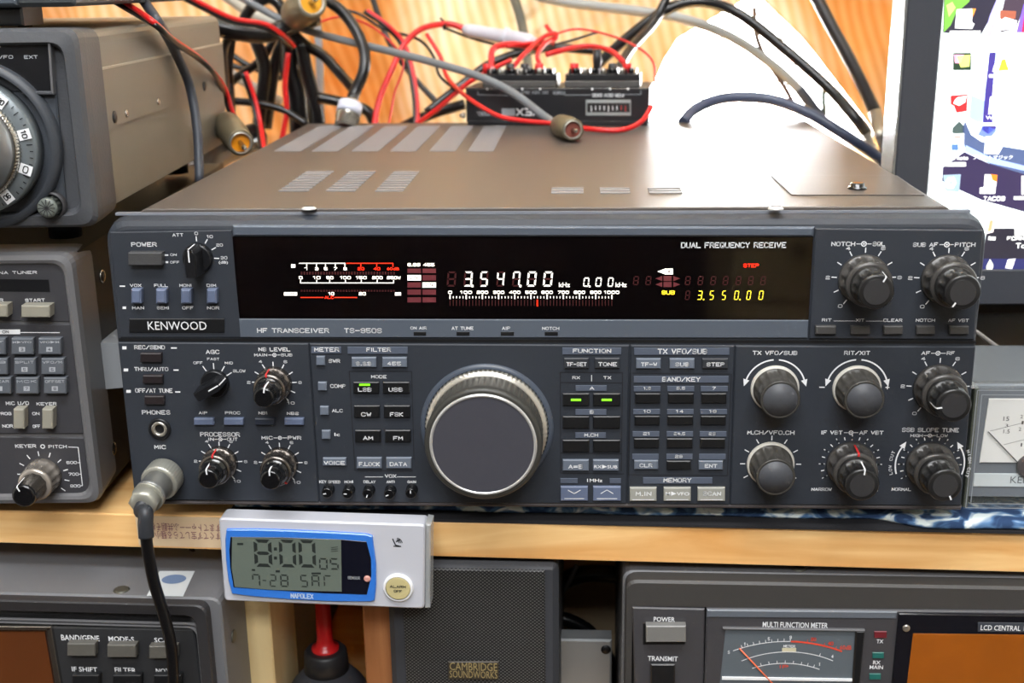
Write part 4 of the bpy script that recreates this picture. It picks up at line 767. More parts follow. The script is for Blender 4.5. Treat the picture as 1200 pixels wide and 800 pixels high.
# ------------------------------------------------------------------ power meter box at the right
EF = Frame((0.2035, 0.002, ZS + .0064)); A = EF.at
Et = thing('power_meter', 'grey box meter with clear front, white scale and name strip, right of the main transceiver', 'meter', EF)
ztop = A(1170, 455)[1]; zbt = A(1170, 597)[1]; XE = .15; yb = EF.top(1170, 403, ztop)[1]
mb = MB(); mb.box(.0004, XE, .012, yb, zbt + .002, ztop - .0005, mat('meter_case_grey', (64, 68, 70), .45, bump=.15, bscale=1200), .001); mb.build('case', Et)
mb = MB(); mb.box(.0012, XE, .0085, .012, zbt + .003, ztop - .0015, mat('meter_plate_grey', (112, 118, 126), .5), .0002); bp_ = mb.build('back_plate', Et)
M_SC = mat('meter_scale_white', (244, 244, 240), .5); xs0 = A(1158, 500, .008)[0]
mb = MB(); mb.slab([A(1159, 467, .008), (XE - .01, A(1159, 467, .008)[1]), (XE - .01, A(1150, 542, .008)[1]), A(1147.6, 542, .008)], .0079, .0086, M_SC, .0001); scp = mb.build('scale_plate', Et)
mb = MB(); mb.slab([A(1142, 554.6, .008), (XE - .005, A(1142, 554.6, .008)[1]), (XE - .005, A(1140, 569.6, .008)[1]), A(1140.6, 569.6, .008)], .0079, .0086, mat('name_strip_white', (214, 222, 224), .5), .0001); nm = mb.build('name_strip', Et)
mb = MB(); text(EF, mb, 'KENWOOD', 1183.6, 1253, 558.6, 566, mat('name_ink_grey', (104, 108, 112), .6), .0078, False); mb.build('lettering', nm)
mb = MB(); MI = mat('scale_ink', (70, 66, 70), .6); q = lambda a, b: A(a, b, .0078)
for p, r_ in (((1160, 505), (1200, 495)), ((1176, 521), (1200, 515)), ((1200, 495), (1250, 492)), ((1200, 515), (1250, 511))): mb.line(q(*p), q(*r_), .00018, .0078, MI)
mb.line(q(1149, 541.8), q(1250, 542.4), .0003, .0078, MI)
for s, a, b, c, d in (('15', 1175.6, 1183, 488, 493), ('3', 1178, 1181.6, 496.6, 500.4), ('1.5', 1175.6, 1183.6, 503, 507.6), ('2', 1195.6, 1199, 486, 490), ('1', 1197, 1199.6, 493, 497), ('2', 1193.6, 1197, 500.6, 504.6), ('1', 1196, 1198, 519, 523)): text(EF, mb, s, a, b, c, d, MI, .0078, False)
mb.build('scale_print', scp)
mb = MB(); mb.tube([Vector((q(1157.6, 505)[0], .007, q(1157.6, 505)[1])), Vector((q(1192, 541)[0], .007, q(1192, 541)[1]))], .00025, MI, 6); mb.build('needle', scp)
mb = MB(); x, z = q(1206, 546); mb.lathe(x, z, [(.006, .0052), (.0065, .0058), (.0079, .006)], mat('pivot_cover_dark', (70, 60, 62), .4), 28); mb.build('pivot_cover', scp)
M_ACR = mat('clear_acrylic', (150, 156, 152), .05, alpha=.06); mb = MB()
for a in ((0.0002, XE, 0, .0008, zbt, ztop), (0.0002, .001, .0008, .0118, zbt, ztop), (.001, XE, .0008, .0118, ztop - .0009, ztop), (.001, XE, .0008, .0118, zbt, zbt + .0009)): mb.box(*a, M_ACR)
mb.build('clear_cover', Et)
mb = MB()
for k in range(2):
    e = .0009 + k * .0022; mb.line((e, zbt + e), (e, ztop - e), .0004, -.0001, M_GREYP); mb.line((e, ztop - e), (XE, ztop - e), .0004, -.0001, M_GREYP); mb.line((e, zbt + e), (XE, zbt + e), .0004, -.0001, M_GREYP)
mb.build('cover_edge_lines', Et); mb = MB(); mb.box(.0001, .0022, .0012, .0118, zbt + .0005, ztop - .0005, mat('edge_olive', (84, 88, 76), .3), .0003); mb.build('side_edge', Et)
feet(Et, (.012, .13), (.02, .075), .004, zbt + .002)
# ------------------------------------------------------------------ monitor
MF = Frame((0.45, .16, ZS)); A = MF.at
Mt = thing('monitor', 'flat computer monitor with dark bezel showing desktop icons, at the right edge', 'monitor', MF)
MBZ = mat('monitor_bezel_dark', (62, 65, 72), .4, bump=.1, bscale=500); xl = A(1057, 100)[0]; zbm = A(1170, 357)[1]; ztm = .40; XM = .25
xsL = A(1098, 100)[0]; zsB = A(1170, 316)[1]
mb = MB(); mb.slab([(xl, zbm), (xsL, zbm), (xsL, ztm), (xl, ztm)], 0, .02, MBZ, .0008); mb.slab([(xsL, zbm), (XM, zbm), (XM, zsB), (xsL, zsB)], 0, .02, MBZ, .0008); mb.slab([(xsL, ztm - .02), (XM, ztm - .02), (XM, ztm), (xsL, ztm)], 0, .02, MBZ, .0008); mb.slab([(XM - .018, zsB), (XM, zsB), (XM, ztm - .02), (XM - .018, ztm - .02)], 0, .02, MBZ, .0008); mb.build('bezel', Mt)
mb = MB(); mb.box(xl - .0012, xl + .002, .0015, .03, zbm, ztm, mat('bezel_edge_silver', (170, 174, 176), .25, metal=.7), .0004); mb.build('edge_strip', Mt)
mb = MB(); mb.box(xl + .002, XM, .02, .045, zbm + .004, ztm, M_BLACK, .002); mb.build('back_shell', Mt)
mb = MB(); mb.box(-.05, .05, .046, .07, .004, zbm + .15, M_BLACK, .004); mb.build('stand_neck', Mt); mb = MB(); mb.box(-.245, .06, -.03, .2, .0002, .012, M_BLACK, .003); mb.build('stand_base', Mt)
mb = MB(); F_ = Frame((.37, .372, ZS)); mb.box(-.14, .14, 0, .12, .0003, .075, M_BLACK, .003); tag(mb.build('dark_filler_box', None, F_), 'black filler box added for the darkness below the monitor', 'box')  # added box that stands in for the dark space below the monitor
YS = .0015; EM = {}
def em(c, s=1.0):
    k = 'screen_%d_%d_%d' % c
    if k not in EM: EM[k] = mat(k, c, .4, emit=s)
    return EM[k]
mb = MB(); mb.slab([(xsL, zsB), (XM - .018, zsB), (XM - .018, ztm - .02), (xsL, ztm - .02)], YS, .012, em((240, 250, 250), 1.1), 0); scr = mb.build('screen', Mt)
def wp(pts, c, lay=1, name='wallpaper'):
    global wb; wb.flat(poly(MF, pts, YS - .0001 * lay), YS - .0001 * lay, em(c))
wb = MB()
wp([(1108, -60), (1176, -60), (1168, 8), (1150, 40), (1105, 38.5)], (46, 44, 58), 1); wp([(1108, -60), (1146, -60), (1136, 2), (1120, 16), (1114, 30), (1106, 38)], (112, 172, 70), 2); wp([(1109, 6), (1116, 2), (1120, 9), (1112, 20)], (190, 226, 120), 3)
wp([(1153, 42), (1160, 18), (1176, -20), (1182, -20), (1170, 12), (1164, 34), (1160, 44)], (176, 170, 236), 2); wp([(1182, -20), (1210, -60), (1260, -60), (1200, 10), (1190, 34), (1172, 38), (1174, 14)], (70, 58, 70), 1); wp([(1191, 38), (1200, 4), (1230, -20), (1230, 38)], (124, 96, 226), 2); wp([(1197, 38), (1201, 10), (1230, 0), (1230, 38)], (180, 50, 80), 3)
wp([(1140, 52), (1158, 58), (1154, 118), (1138, 112)], (206, 228, 250), 1); wp([(1138, 112), (1154, 118), (1151, 146), (1136, 138)], (160, 184, 240), 1); wp([(1159.5, 62), (1167, 61), (1163, 110), (1163, 142), (1168, 150), (1158, 157), (1151, 152), (1154, 112)], (66, 56, 132), 1)
wp([(1167, 61), (1240, 52), (1240, 180), (1178, 170), (1163, 160), (1168, 150), (1163, 130)], (208, 230, 248), 1); wp([(1190, 96), (1240, 76), (1240, 110), (1190, 106)], (242, 250, 252), 2); wp([(1152, 146), (1168, 152), (1160, 163), (1146, 158)], (110, 130, 210), 1)
wp([(1131, 142), (1138, 158), (1150, 166), (1178, 172), (1240, 182), (1240, 214), (1200, 204), (1160, 192), (1130, 172), (1128, 150)], (78, 92, 128), 1); wp([(1132, 170), (1160, 184), (1200, 194), (1240, 202), (1240, 207), (1200, 200), (1160, 191), (1130, 177)], (162, 186, 240), 2)
wp([(1105, 196), (1130, 178), (1160, 192), (1200, 204), (1260, 214), (1260, 262), (1200, 248), (1150, 234), (1124, 222), (1104, 212)], (52, 44, 74), 1)
wp([(1116, 150), (1124, 142), (1130, 148), (1130, 158), (1116, 156)], (70, 86, 84), 1); wp([(1157, 267.5), (1260, 267.5), (1260, 303), (1150, 303)], (40, 38, 48), 1); wp([(1140, 303), (1260, 303), (1260, 316), (1140, 316)], (44, 46, 92), 1)
wb.build('wallpaper', scr)
def icon(pts, c, extra=()):
    global wb; wb = MB(); wp(pts, c, 4)
    for e, ec in extra: wp(e, ec, 5)
    wb.build('desktop_icon', scr)
def rc(a, b, c, d): return [(a, c), (b, c), (b, d), (a, d)]
WH = (252, 253, 250)
icon([(1121, 11), (1140, 10), (1139, 26), (1142, 28), (1139, 34), (1119, 33)], WH, [([(1139, 10), (1144, 10), (1140, 20)], (240, 150, 70))]); icon(rc(1113, 1149, 36, 39.6), WH)
icon([(1172, 12), (1191, 13), (1190, 22), (1172, 22)], (160, 90, 70), [([(1169, 26), (1178, 20), (1192, 24), (1190, 34), (1170, 36)], (240, 240, 245))])
icon(rc(1117, 1138, 62, 82), (40, 60, 44), [([(1121, 66), (1137, 64), (1136, 78), (1126, 79)], (222, 232, 120)), ([(1118, 64), (1130, 64), (1126, 74), (1119, 74)], (236, 160, 200))])
icon([(1172, 68), (1177, 62), (1185, 84), (1163, 84), (1165, 76)], WH, [([(1174, 70), (1178, 69), (1182, 82), (1170, 83)], (250, 222, 60))]); icon(rc(1159, 1190, 87, 91), WH); icon(rc(1164, 1184, 94, 99), (236, 246, 252))
icon([(1114, 112), (1134, 110.5), (1133, 130), (1121, 132), (1118, 124), (1114, 122)], (214, 44, 48), [([(1122, 114), (1133, 112), (1131, 120), (1124, 124), (1117, 121), (1119, 117)], WH)])
icon([(1160, 114), (1168, 109), (1178, 110), (1183, 118), (1182, 128), (1174, 133), (1158, 134), (1159, 124)], WH); icon([(1155, 160), (1176, 158), (1175, 172), (1170, 181), (1153, 180)], WH)
icon([(1114, 157), (1130, 156), (1129, 178), (1110, 178)], WH, [(rc(1115, 1123, 169, 176), (84, 120, 170)), (rc(1118, 1126, 159.4, 161), (230, 120, 110))])
icon([(1105, 205), (1126, 204), (1124, 225), (1108, 223)], (150, 172, 190), [([(1107, 214), (1111, 208), (1118, 207), (1121, 214), (1117, 221), (1110, 221)], WH), ([(1112, 214), (1114, 211), (1117, 214), (1114, 217)], (110, 140, 160))])
icon([(1154, 204), (1169, 205), (1166, 227), (1148, 227), (1148, 220), (1153, 219)], WH, [([(1161, 204), (1169, 205), (1168, 213), (1163, 211)], (246, 130, 40))]); icon(rc(1197, 1222, 206, 228), WH); icon(rc(1189, 1215, 267.5, 276), WH)
icon([(1148, 256), (1153, 250), (1162, 251), (1166, 256), (1164, 272), (1156, 274), (1158, 262)], (246, 236, 232), [([(1160, 258), (1164, 258), (1162, 270), (1157, 272)], (226, 160, 120))])
icon([(1160, 303.4), (1164, 310), (1163, 316), (1156, 316.6), (1156, 312)], (236, 238, 220)); icon([(1181, 304), (1190, 303), (1186, 315), (1178, 314)], (250, 246, 255))
lb = MB(); y = YS - .0006
for s, a, b, c, d in (('プリントマジック', 1140, 1187, 181.6, 187), ('Photo', 1118, 1135, 182, 187.6), ('TAC09', 1152, 1178, 230, 235.4), ('Word', 1155, 1175, 135.6, 140), ('RAW', 1158, 1167, 277, 281.6), ('FORMS', 1180, 1206, 277, 281.6), ('Tour', 1190, 1212, 284.6, 291)): text(MF, lb, s, a, b, c, d, em(WH), y)
lb.flat(rect(MF, 1146, 1190, 143.6, 147.6, y), y, em(WH)); lb.flat(rect(MF, 1108, 1132, 190, 195, y), y, em(WH)); lb.flat(rect(MF, 1188, 1214, 230, 234, y), y, em(WH)); lb.build('icon_captions', scr)
# ------------------------------------------------------------------ lower left receiver
CF = Frame((-0.36, -0.016, -.27), rz=-1.2); A = CF.at
Ct = thing('receiver', 'black lower receiver with grey top, band and mode keys, under the shelf at the left', 'radio', CF)
M_GTOP = mat('grey_top_paint', (106, 107, 110), .5, bump=.2, bscale=1600); M_CFACE = mat('black_face_paint', (46, 47, 49), .45, bump=.1, bscale=2000)
zt_ = A(120, 706.5)[1]; xr = A(243, 730)[0]; X0 = -.2; yb = CF.top(120, 655, zt_)[1]
mb = MB(); mb.slab(rnd([(X0, .006), (xr + .0055, .006), (xr + .0055, zt_ + .001), (X0, zt_ + .001)], [0, 0, .006, 0]), .006, .26, M_GTOP, .001); case = mb.build('case', Ct)
mb = MB(); mb.rings([bez(CF, X0, xr, .004, zt_, .006, e, y) for e, y in ((0, .0065), (0, .001), (.0006, 0), (.006, .001), (.0085, .006))], M_BODY, smooth=False); mb.build('front_bezel', Ct)
sl('front_panel', Ct, CF, [(-80, 731), (227, 737.5), (238, 815), (-80, 815)], .0035, M_CFACE, .0008, .012)
mb = MB()
for e in (.0015, .0032): mb.rings([bez(CF, X0 - .02, A(232, 760)[0] + .003 - e, .006, A(120, 732)[1] + .002 - e, .005, ee, y) for ee, y in ((0, .004), (.0003, .0026), (.0008, .0026), (.0011, .004))], M_EDGE, False, False, False)
mb.build('panel_rim_lines', Ct)
dsp = sl('display_window', Ct, CF, [(-80, 740), (52, 740), (66, 820), (-80, 820)], .002, mat('amber_smoked_window', (92, 50, 24), .1, coat=.5), .0002)
mb = MB(); mb.slab([A(-80, 733, .001), A(59, 734.4, .001), A(59, 739, .001), A(-80, 738, .001)], .001, .006, M_SILVER, .0003); mb.slab([A(54, 734.4, .001), A(59.4, 734.4, .001), A(76, 830, .001), A(68, 830, .001)], .001, .006, M_SILVER, .0003); mb.build('window_frame', dsp)
pr = MB()
for s, a, b, c, d in (('BAND/GENE', 72, 116, 744.5, 750), ('MODE-S', 127.4, 156.8, 746, 751), ('SCAN', 181, 203, 747.6, 752.4), ('IF SHIFT', 84.5, 113.6, 781.6, 786.3), ('FILTER', 134.8, 159, 782.4, 787.6), ('NOTCH', 183, 208, 783.6, 788.4)): text(CF, pr, s, a, b, c, d, M_WHITE, .0033, 2)
pr.build('printed_lettering', Ct)
MK = mat('olive_grey_key', (92, 90, 84), .45)
for a, b, c, d in ((78.4, 111.4, 754, 769), (125.4, 159, 755.4, 770.4), (174.4, 207, 757, 771.8)): key(CF, Ct, 'push_key', a, b, c, d, MK, .001)
for a, b in ((84, 116), (132, 165), (180, 212)): key(CF, Ct, 'push_key', a, b, 791, 806, M_BTNK, .0005)
x, y = CF.top(136, 699, zt_ + .001); mb = MB(); mb.rev((x, max(y, .012), zt_ + .0008), (0, 0, 1), [(0, .0042), (.0005, .004), (.001, .003)], mat('dull_screw', (92, 92, 84), .4, metal=.6), 18); mb.build('top_screw', case)
P = [CF.top(a, b, zt_ + .001) for a, b in ((172, 698.3), (214.6, 698.8), (228.3, 669.4), (187, 669.4))]
mb = MB(); mb.rings([[Vector((x, y, zt_ + .00105)) for x, y in P], [Vector((x, y, zt_ + .0013)) for x, y in P]], mat('sticker_white', (206, 212, 214), .5), smooth=False); stk = mb.build('sticker', case)
cx = sum(p[0] for p in P) / 4; cy = P[0][1] * .35 + P[2][1] * .65; mb = MB(); mb.face([mb.bm.verts.new((cx + .0062 * math.cos(t * math.pi / 12), cy + .005 * math.sin(t * math.pi / 12), zt_ + .0014)) for t in range(24)], mat('sticker_blue', (112, 134, 168), .5)); mb.build('blue_oval', stk)
mb = MB(); y_, z_ = .02, zt_ - .028; mb.rev((xr + .0054, y_, z_), (1, 0, 0), [(0, .0036), (.0008, .0032)], mat('dull_screw', (92, 92, 84)), 16); mb.build('side_screw', case)
# ------------------------------------------------------------------ lower right transceiver with meter and amber screen
DF = Frame((0.2, -0.004, -.27), rz=-.5); A = DF.at
Dt = thing('meter_transceiver', 'grey transceiver with analogue function meter and amber screen, under the shelf at the right', 'radio', DF)
zt_ = A(900, 681.6)[1]; xl = A(733, 700)[0]; X1 = .2
mb = MB(); mb.slab(rnd([(xl - .0012, .006), (X1, .006), (X1, zt_ + .0006), (xl - .0012, zt_ + .0006)], [0, 0, 0, .006]), .008, .27, M_GTOP, .001); case = mb.build('case', Dt)
M_DF = mat('warm_charcoal_face', (66, 65, 68), .45, bump=.08, bscale=2000)
mb = MB(); zlow = A(900, 706)[1]
mb.rings([bez(DF, xl, X1, -.0 + .004, zt_ + dz_, .006, e, y) for e, y, dz_ in ((0, .0085, 0), (0, .001, -.0005), (.0006, -.0002, -.0012), (.0035, -.0006, -.0105), (.0045, .004, -.011))], mat('bezel_dark_slope', (62, 60, 58), .5, bump=.1, bscale=1800), smooth=False); mb.build('front_bezel', Dt)
sl('power_panel', Dt, DF, [(741, 711.5), (826, 713.4), (824, 820), (744, 820)], -.0018, M_DF, .0006)
mp_ = sl('meter_panel', Dt, DF, [(828, 713.2), (1230, 716.5), (1230, 820), (825, 820)], -.0022, M_DF, .0008)
sl('panel_top_strip', Dt, DF, [(828.6, 714.4), (1052, 716.6), (1051, 725.4), (828, 723.6)], -.0027, mat('strip_blue_grey', (98, 104, 112), .4), .0006)
key(DF, Dt, 'power_key', 757, 804, 733.4, 752.6, mat('power_key_grey', (122, 121, 118), .35), .006); sl('key_well', Dt, DF, [(753.6, 730), (803, 731), (803, 755), (753.6, 755)], -.0022, M_WELL, .0001, .001)
key(DF, Dt, 'transmit_lever', 762.6, 791, 778.4, 806, M_BTNK, .0045)
pr = MB()
for s, a, b, c, d in (('POWER', 766, 791, 723, 728), ('TRANSMIT', 759, 794.4, 769, 774), ): text(DF, pr, s, a, b, c, d, M_WHITE, -.0020, 2)
for s, a, b, c, d in (('MULTI FUNCTION METER', 893.6, 970.4, 729.6, 734.6), ('TX', 1027, 1035.4, 749.2, 753.4), ('RX', 1023, 1032, 774, 778.2), ('MAIN', 1019, 1035, 779.6, 783.6)): text(DF, pr, s, a, b, c, d, M_WHITE, -.0024, 2)
pr.build('printed_lettering', Dt)
for a, b, c, d, m_ in ((1024.8, 1039.3, 740, 747.7, mat('lamp_dark_red', (112, 36, 44), .3)), (1022.6, 1036, 764.8, 771.6, mat('lamp_teal', (38, 104, 96), .3)), (1019, 1032.4, 789.6, 796.4, mat('lamp_teal', (38, 104, 96)))): mb = MB(); mb.slab(rect(DF, a, b, c, d, -.003), -.0028, -.001, m_, .0002); mb.build('indicator_lamp', Dt)
yy = -.0024; win = sl('meter_window', Dt, DF, [(850.3, 737.5), (1009, 739.6), (1003, 815), (842, 815)], -.0024, mat('meter_plate_slate', (96, 104, 110), .3), .0001, .002)
mb = MB(); mb.slab(poly(DF, [(1003, 739.4), (1013.6, 739.6), (1006, 816), (998, 816)], -.004), -.004, -.002, M_BTNK, .0006); mb.slab(poly(DF, [(847, 735.8), (1013.8, 738.2), (1013.6, 740), (848, 737.6)], -.004), -.004, -.002, M_EDGE, .0002); mb.build('window_frame', win)
mb = MB(); y = -.0026
def marc(px, py, R_, a0, a1, m_, w=.0004, ticks=()):
    x, z = A(px, py, y); z -= R_; mb.ringflat(x, z, R_ - w / 2, R_ + w / 2, y, m_, a0, a1, 20)
    for t in ticks: t_ = math.radians(t); mb.line((x + R_ * math.sin(t_), z + R_ * math.cos(t_)), (x + (R_ + .0016) * math.sin(t_), z + (R_ + .0016) * math.cos(t_)), .0003, y, m_)
MMR = mat('meter_red_print', (222, 74, 52), .5)
marc(926, 751.4, .068, -24, 0, M_WHITE, .0004, [-20, -17.5, -15, -12.5, -10, -7.5, -5, -2.5, 0]); marc(926, 751.4, .068, .3, 22, MMR, .0009, [7, 14, 19])
marc(926, 763.6, .052, -27, 24, M_WHITE, .0004, [16]); marc(922, 777, .045, -22, 21, M_WHITE, .0004, [-16, -11, -6, -1, 4, 9, 13, 17])
mb.slab(rect(DF, 916.5, 933, 759, 763.4, y), y, y + .0001, mat('cream_block', (206, 200, 170), .5)); mb.slab(poly(DF, [(846.4, 793), (1000, 795.4), (999.6, 798), (846, 796)], -.003), -.0032, -.002, M_WHITE)
for s, a, b, c, d, m_ in (('S', 852.6, 855.4, 762, 766, M_WHITE), ('1', 872, 874, 752.6, 756.6, M_WHITE), ('5', 899.6, 902.4, 746.4, 750.4, M_WHITE), ('9', 925, 928, 744.6, 748.6, M_WHITE), ('20', 950, 956.6, 746.8, 751, MMR), ('40', 970, 976.8, 751.6, 756, MMR), ('60dB', 984, 998, 756, 761, MMR), ('METER', 918, 932, 755.6, 758.4, M_WHITE), ('4', 974, 977, 767, 771, M_WHITE), ('1', 959.6, 961.4, 776, 780, M_WHITE), ('IP', 913, 924, 779, 783, MMR)): text(DF, mb, s, a, b, c, d, m_, y)
mb.build('scale_print', win); mb = MB(); MN = mat('needle_orange', (236, 110, 70), .4); n0, n1 = A(866.6, 759.6, -.003), A(916, 812, -.003); mb.tube([Vector((n0[0], -.003, n0[1])), Vector((n1[0], -.003, n1[1]))], .0004, MN, 6); mb.build('needle', win)
lf = sl('screen_frame', Dt, DF, [(1053.4, 718.8), (1230, 721.6), (1230, 820), (1043.4, 820)], -.0036, mat('screen_frame_gloss_black', (18, 19, 26), .1, coat=.4), .0005)
sl('amber_screen', lf, DF, [(1070, 742), (1230, 744), (1230, 820), (1060.6, 820)], -.0038, mat('amber_screen_glass', (150, 82, 22), .12, var=.12, vscale=30, coat=.3), .0001, -.003)
sl('name_strip', lf, DF, [(1146, 729), (1230, 730), (1230, 741), (1146, 740)], -.0038, mat('name_strip_slate', (64, 68, 76), .3), .0001, -.003)
mb = MB(); text(DF, mb, 'LCD CENTRAL', 1149, 1196.4, 733, 738.2, M_WHITE, -.004, 2); text(DF, mb, 'DISPLAY', 1199.5, 1226, 733.6, 738.8, M_WHITE, -.004, 2); mb.build('lettering', lf)
x, z = A(1062, 735.6, -.0036); mb = MB(); mb.lathe(x, z, [(-.0044, .0012), (-.0042, .0017), (-.0036, .0019)], M_NICKEL, 16); mb.build('screw', lf)
x, y = DF.top(940, 679, zt_); mb = MB(); mb.rev((x, max(y, .014), zt_ + .0004), (0, 0, 1), [(0, .0042), (.0006, .004), (.0012, .0028)], mat('dull_screw', (92, 92, 84)), 18); mb.build('top_screw', case)
# ------------------------------------------------------------------ speaker
PF = Frame((-.012, .006, -.27), rz=-.4); A = PF.at
Pt = thing('speaker', 'dark grey speaker with perforated metal grille and gold lettered badge, under the shelf', 'speaker', PF)
M_SPK = mat('speaker_charcoal', (58, 60, 65), .55, bump=.1, bscale=1500); xa, xb = A(466, 740)[0], A(653.5, 740)[0]; zs = -.118 + .27
mb = MB(); mb.slab(rnd([(xa - .0045, .0002), (xb + .0005, .0002), (xb + .0005, zs), (xa - .0045, zs)], .004), 0, .13, M_SPK, .003, True); mb.build('cabinet', Pt)
m = bpy.data.materials.new('perforated_grille'); m.use_nodes = True; nt = m.node_tree; b = nt.nodes['Principled BSDF']; b.inputs['Roughness'].default_value = .45
tc = nt.nodes.new('ShaderNodeTexCoord'); mp = nt.nodes.new('ShaderNodeMapping'); mp.inputs['Scale'].default_value = (1, 0.001, 1.15); mp.inputs['Rotation'].default_value = (0, math.radians(45), 0); vo = nt.nodes.new('ShaderNodeTexVoronoi'); vo.inputs['Scale'].default_value = 680; vo.inputs['Randomness'].default_value = 0
r = nt.nodes.new('ShaderNodeValToRGB'); r.color_ramp.elements[0].position = .42; r.color_ramp.elements[0].color = lin((12, 12, 14)); r.color_ramp.elements[1].position = .62; r.color_ramp.elements[1].color = lin((122, 122, 120))
nt.links.new(tc.outputs['Object'], mp.inputs['Vector']); nt.links.new(mp.outputs['Vector'], vo.inputs['Vector']); nt.links.new(vo.outputs['Distance'], r.inputs['Fac']); nt.links.new(r.outputs['Color'], b.inputs['Base Color'])
ga, gb = A(474, 740)[0], A(639, 740)[0]; mb = MB(); mb.slab([(ga, .006), (gb, .006), (gb, zs - .003), (ga, zs - .003)], -.0012, .002, m, .0006); gr = mb.build('grille', Pt)
mb = MB(); mb.slab(rect(PF, 525.4, 584.4, 774.6, 795.4, -.0016), -.0022, -.001, mat('badge_bronze_black', (60, 54, 44), .4), .0003); bd = mb.build('badge', gr)
mb = MB(); MGD = mat('badge_gold', (178, 160, 112), .4, metal=.3); text(PF, mb, 'CAMBRIDGE', 527, 582.6, 777, 785, MGD, -.0024, False); text(PF, mb, 'SOUNDWORKS', 527, 582.8, 786.6, 793.6, MGD, -.0024, False); mb.build('lettering', bd)
# ------------------------------------------------------------------ wooden uprights under the shelf
def upright(label, m_, x0p, x1p, Yf, dep):
    x0, _ = WORLD.at(x0p, 740, Yf); x1, _ = WORLD.at(x1p, 740, Yf); F = Frame(((x0 + x1) / 2, Yf, -.27)); w = (x1 - x0) / 2
    mb = MB(); mb.box(-w, w, 0, dep, .0003, .1565, m_, .0008); o = mb.build('wooden_upright', None, F); tag(o, label, 'post'); return o
upright('pale cream wooden upright under the shelf behind the clock', wood('pale_pine', (214, 190, 138), (232, 212, 164), 5, (10, 10, 1.5)), 277, 318, .022, .05)
upright('reddish brown wooden plank upright between the blower and the speaker', wood('brown_plank', (150, 92, 52), (196, 136, 88), 5, (14, 14, 1.2)), 426, 459, .02, .11)
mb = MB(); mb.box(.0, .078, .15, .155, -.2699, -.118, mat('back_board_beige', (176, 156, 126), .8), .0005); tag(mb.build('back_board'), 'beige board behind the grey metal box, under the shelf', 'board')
mb = MB(); mb.box(-.2, -.012, .25, .256, -.2699, -.118, mat('cavity_shade_dark', (34, 28, 24), .8), .0005); tag(mb.build('back_board'), 'added dark sheet standing in for the shade behind the blower, under the shelf', 'board')  # added sheet, its dark colour replaces the deep shade under the shelf
# ------------------------------------------------------------------ blower bulb
x, _ = WORLD.at(382, 770, .05); QF = Frame((x, .05, -.27)); A = QF.at
Qt = thing('air_blower', 'dark rubber air blower with red nozzle standing under the clock', 'blower', QF)
z7 = A(382, 784)[1]; MQ = mat('blower_rubber', (58, 60, 66), .5); MR = mat('blower_red_plastic', (196, 30, 34), .3)
mb = MB(); mb.rev((0, 0, .0005), (0, 0, 1), [(0, .02), (.01, .027), (z7 * .55, .031), (z7 - .02, .0265), (z7 - .008, .0195), (z7, .0125)], MQ, 64, 8, .0012); mb.build('bulb', Qt)
z7 = A(382, 784)[1]; z8 = A(382, 757)[1]; mb = MB(); mb.rev((0, 0, z7 - .003), (0, 0, 1), [(0, .0128), (z8 - z7, .0118), (z8 - z7 + .0015, .0105)], mat('blower_collar_black', (34, 35, 38), .45), 40); mb.build('collar', Qt)
mb = MB(); mb.rev((0, 0, z8 - .004), (0, 0, 1), [(0, .0076), (.004, .0076), (.005, .0052), (.009, .0044), (.05, .0038)], MR, 32); mb.build('nozzle', Qt)['label'] = 'red nozzle with a flange'
# ------------------------------------------------------------------ grey metal box and dark hoses beside the speaker
x0, z1 = WORLD.at(655, 749, .06); x1, _ = WORLD.at(717, 752, .06); F = Frame(((x0 + x1) / 2, .06, -.27)); w = (x1 - x0) / 2
t = thing('metal_box', 'plain light grey metal box with a dark hole, right of the speaker', 'box', F)
mb = MB(); mb.box(-w, w, 0, .012, .0003, z1 + .27, mat('satin_aluminium_grey', (160, 164, 166), .45, metal=.3, bump=.05, bscale=900), .001); mb.build('housing', t)
x, z = F.at(710, 761, 0); mb = MB(); mb.lathe(x, z, [(-.0004, .0001), (-.0004, .0026), (0, .0028)], M_WELL, 20, caps=False); mb.build('screw_hole', t)
def cable(name, label, pts, r_, m_, cat='cable', group=None, n=10, r_end=None):
    P = [p if isinstance(p, Vector) else at3(*p) for p in pts]; c = P[0].copy(); mb = MB(); mb.tube([p - c for p in P], r_, m_, n, r_end); o = mb.build(name); o.location = c; tag(o, label, cat, group); return o
cable('power_hose', 'thick black hose curving behind the grey metal box', [(646, 722, .12), (668, 727, .12), (692, 741, .12), (712, 770, .12), (716, 800, .12)], .0042, M_RUB)
cable('power_hose', 'thick black hose running up beside the speaker under the shelf', [(640, 700, .135), (662, 680, .135), (690, 672, .135), (740, 674, .135)], .0055, M_RUB)
cable('cable', 'thin grey cable slanting up beside the speaker under the shelf', [(648, 706, .12), (664, 686, .12), (676, 662, .12)], .0015, M_GREYC)
cable('cable', 'thin black cable dropping behind the lower receiver, left of the clock', [(222, 640, .04), (240, 668, .03), (256, 706, .03), (268, 760, .03), (274, 815, .03)], .0015, M_RUB)
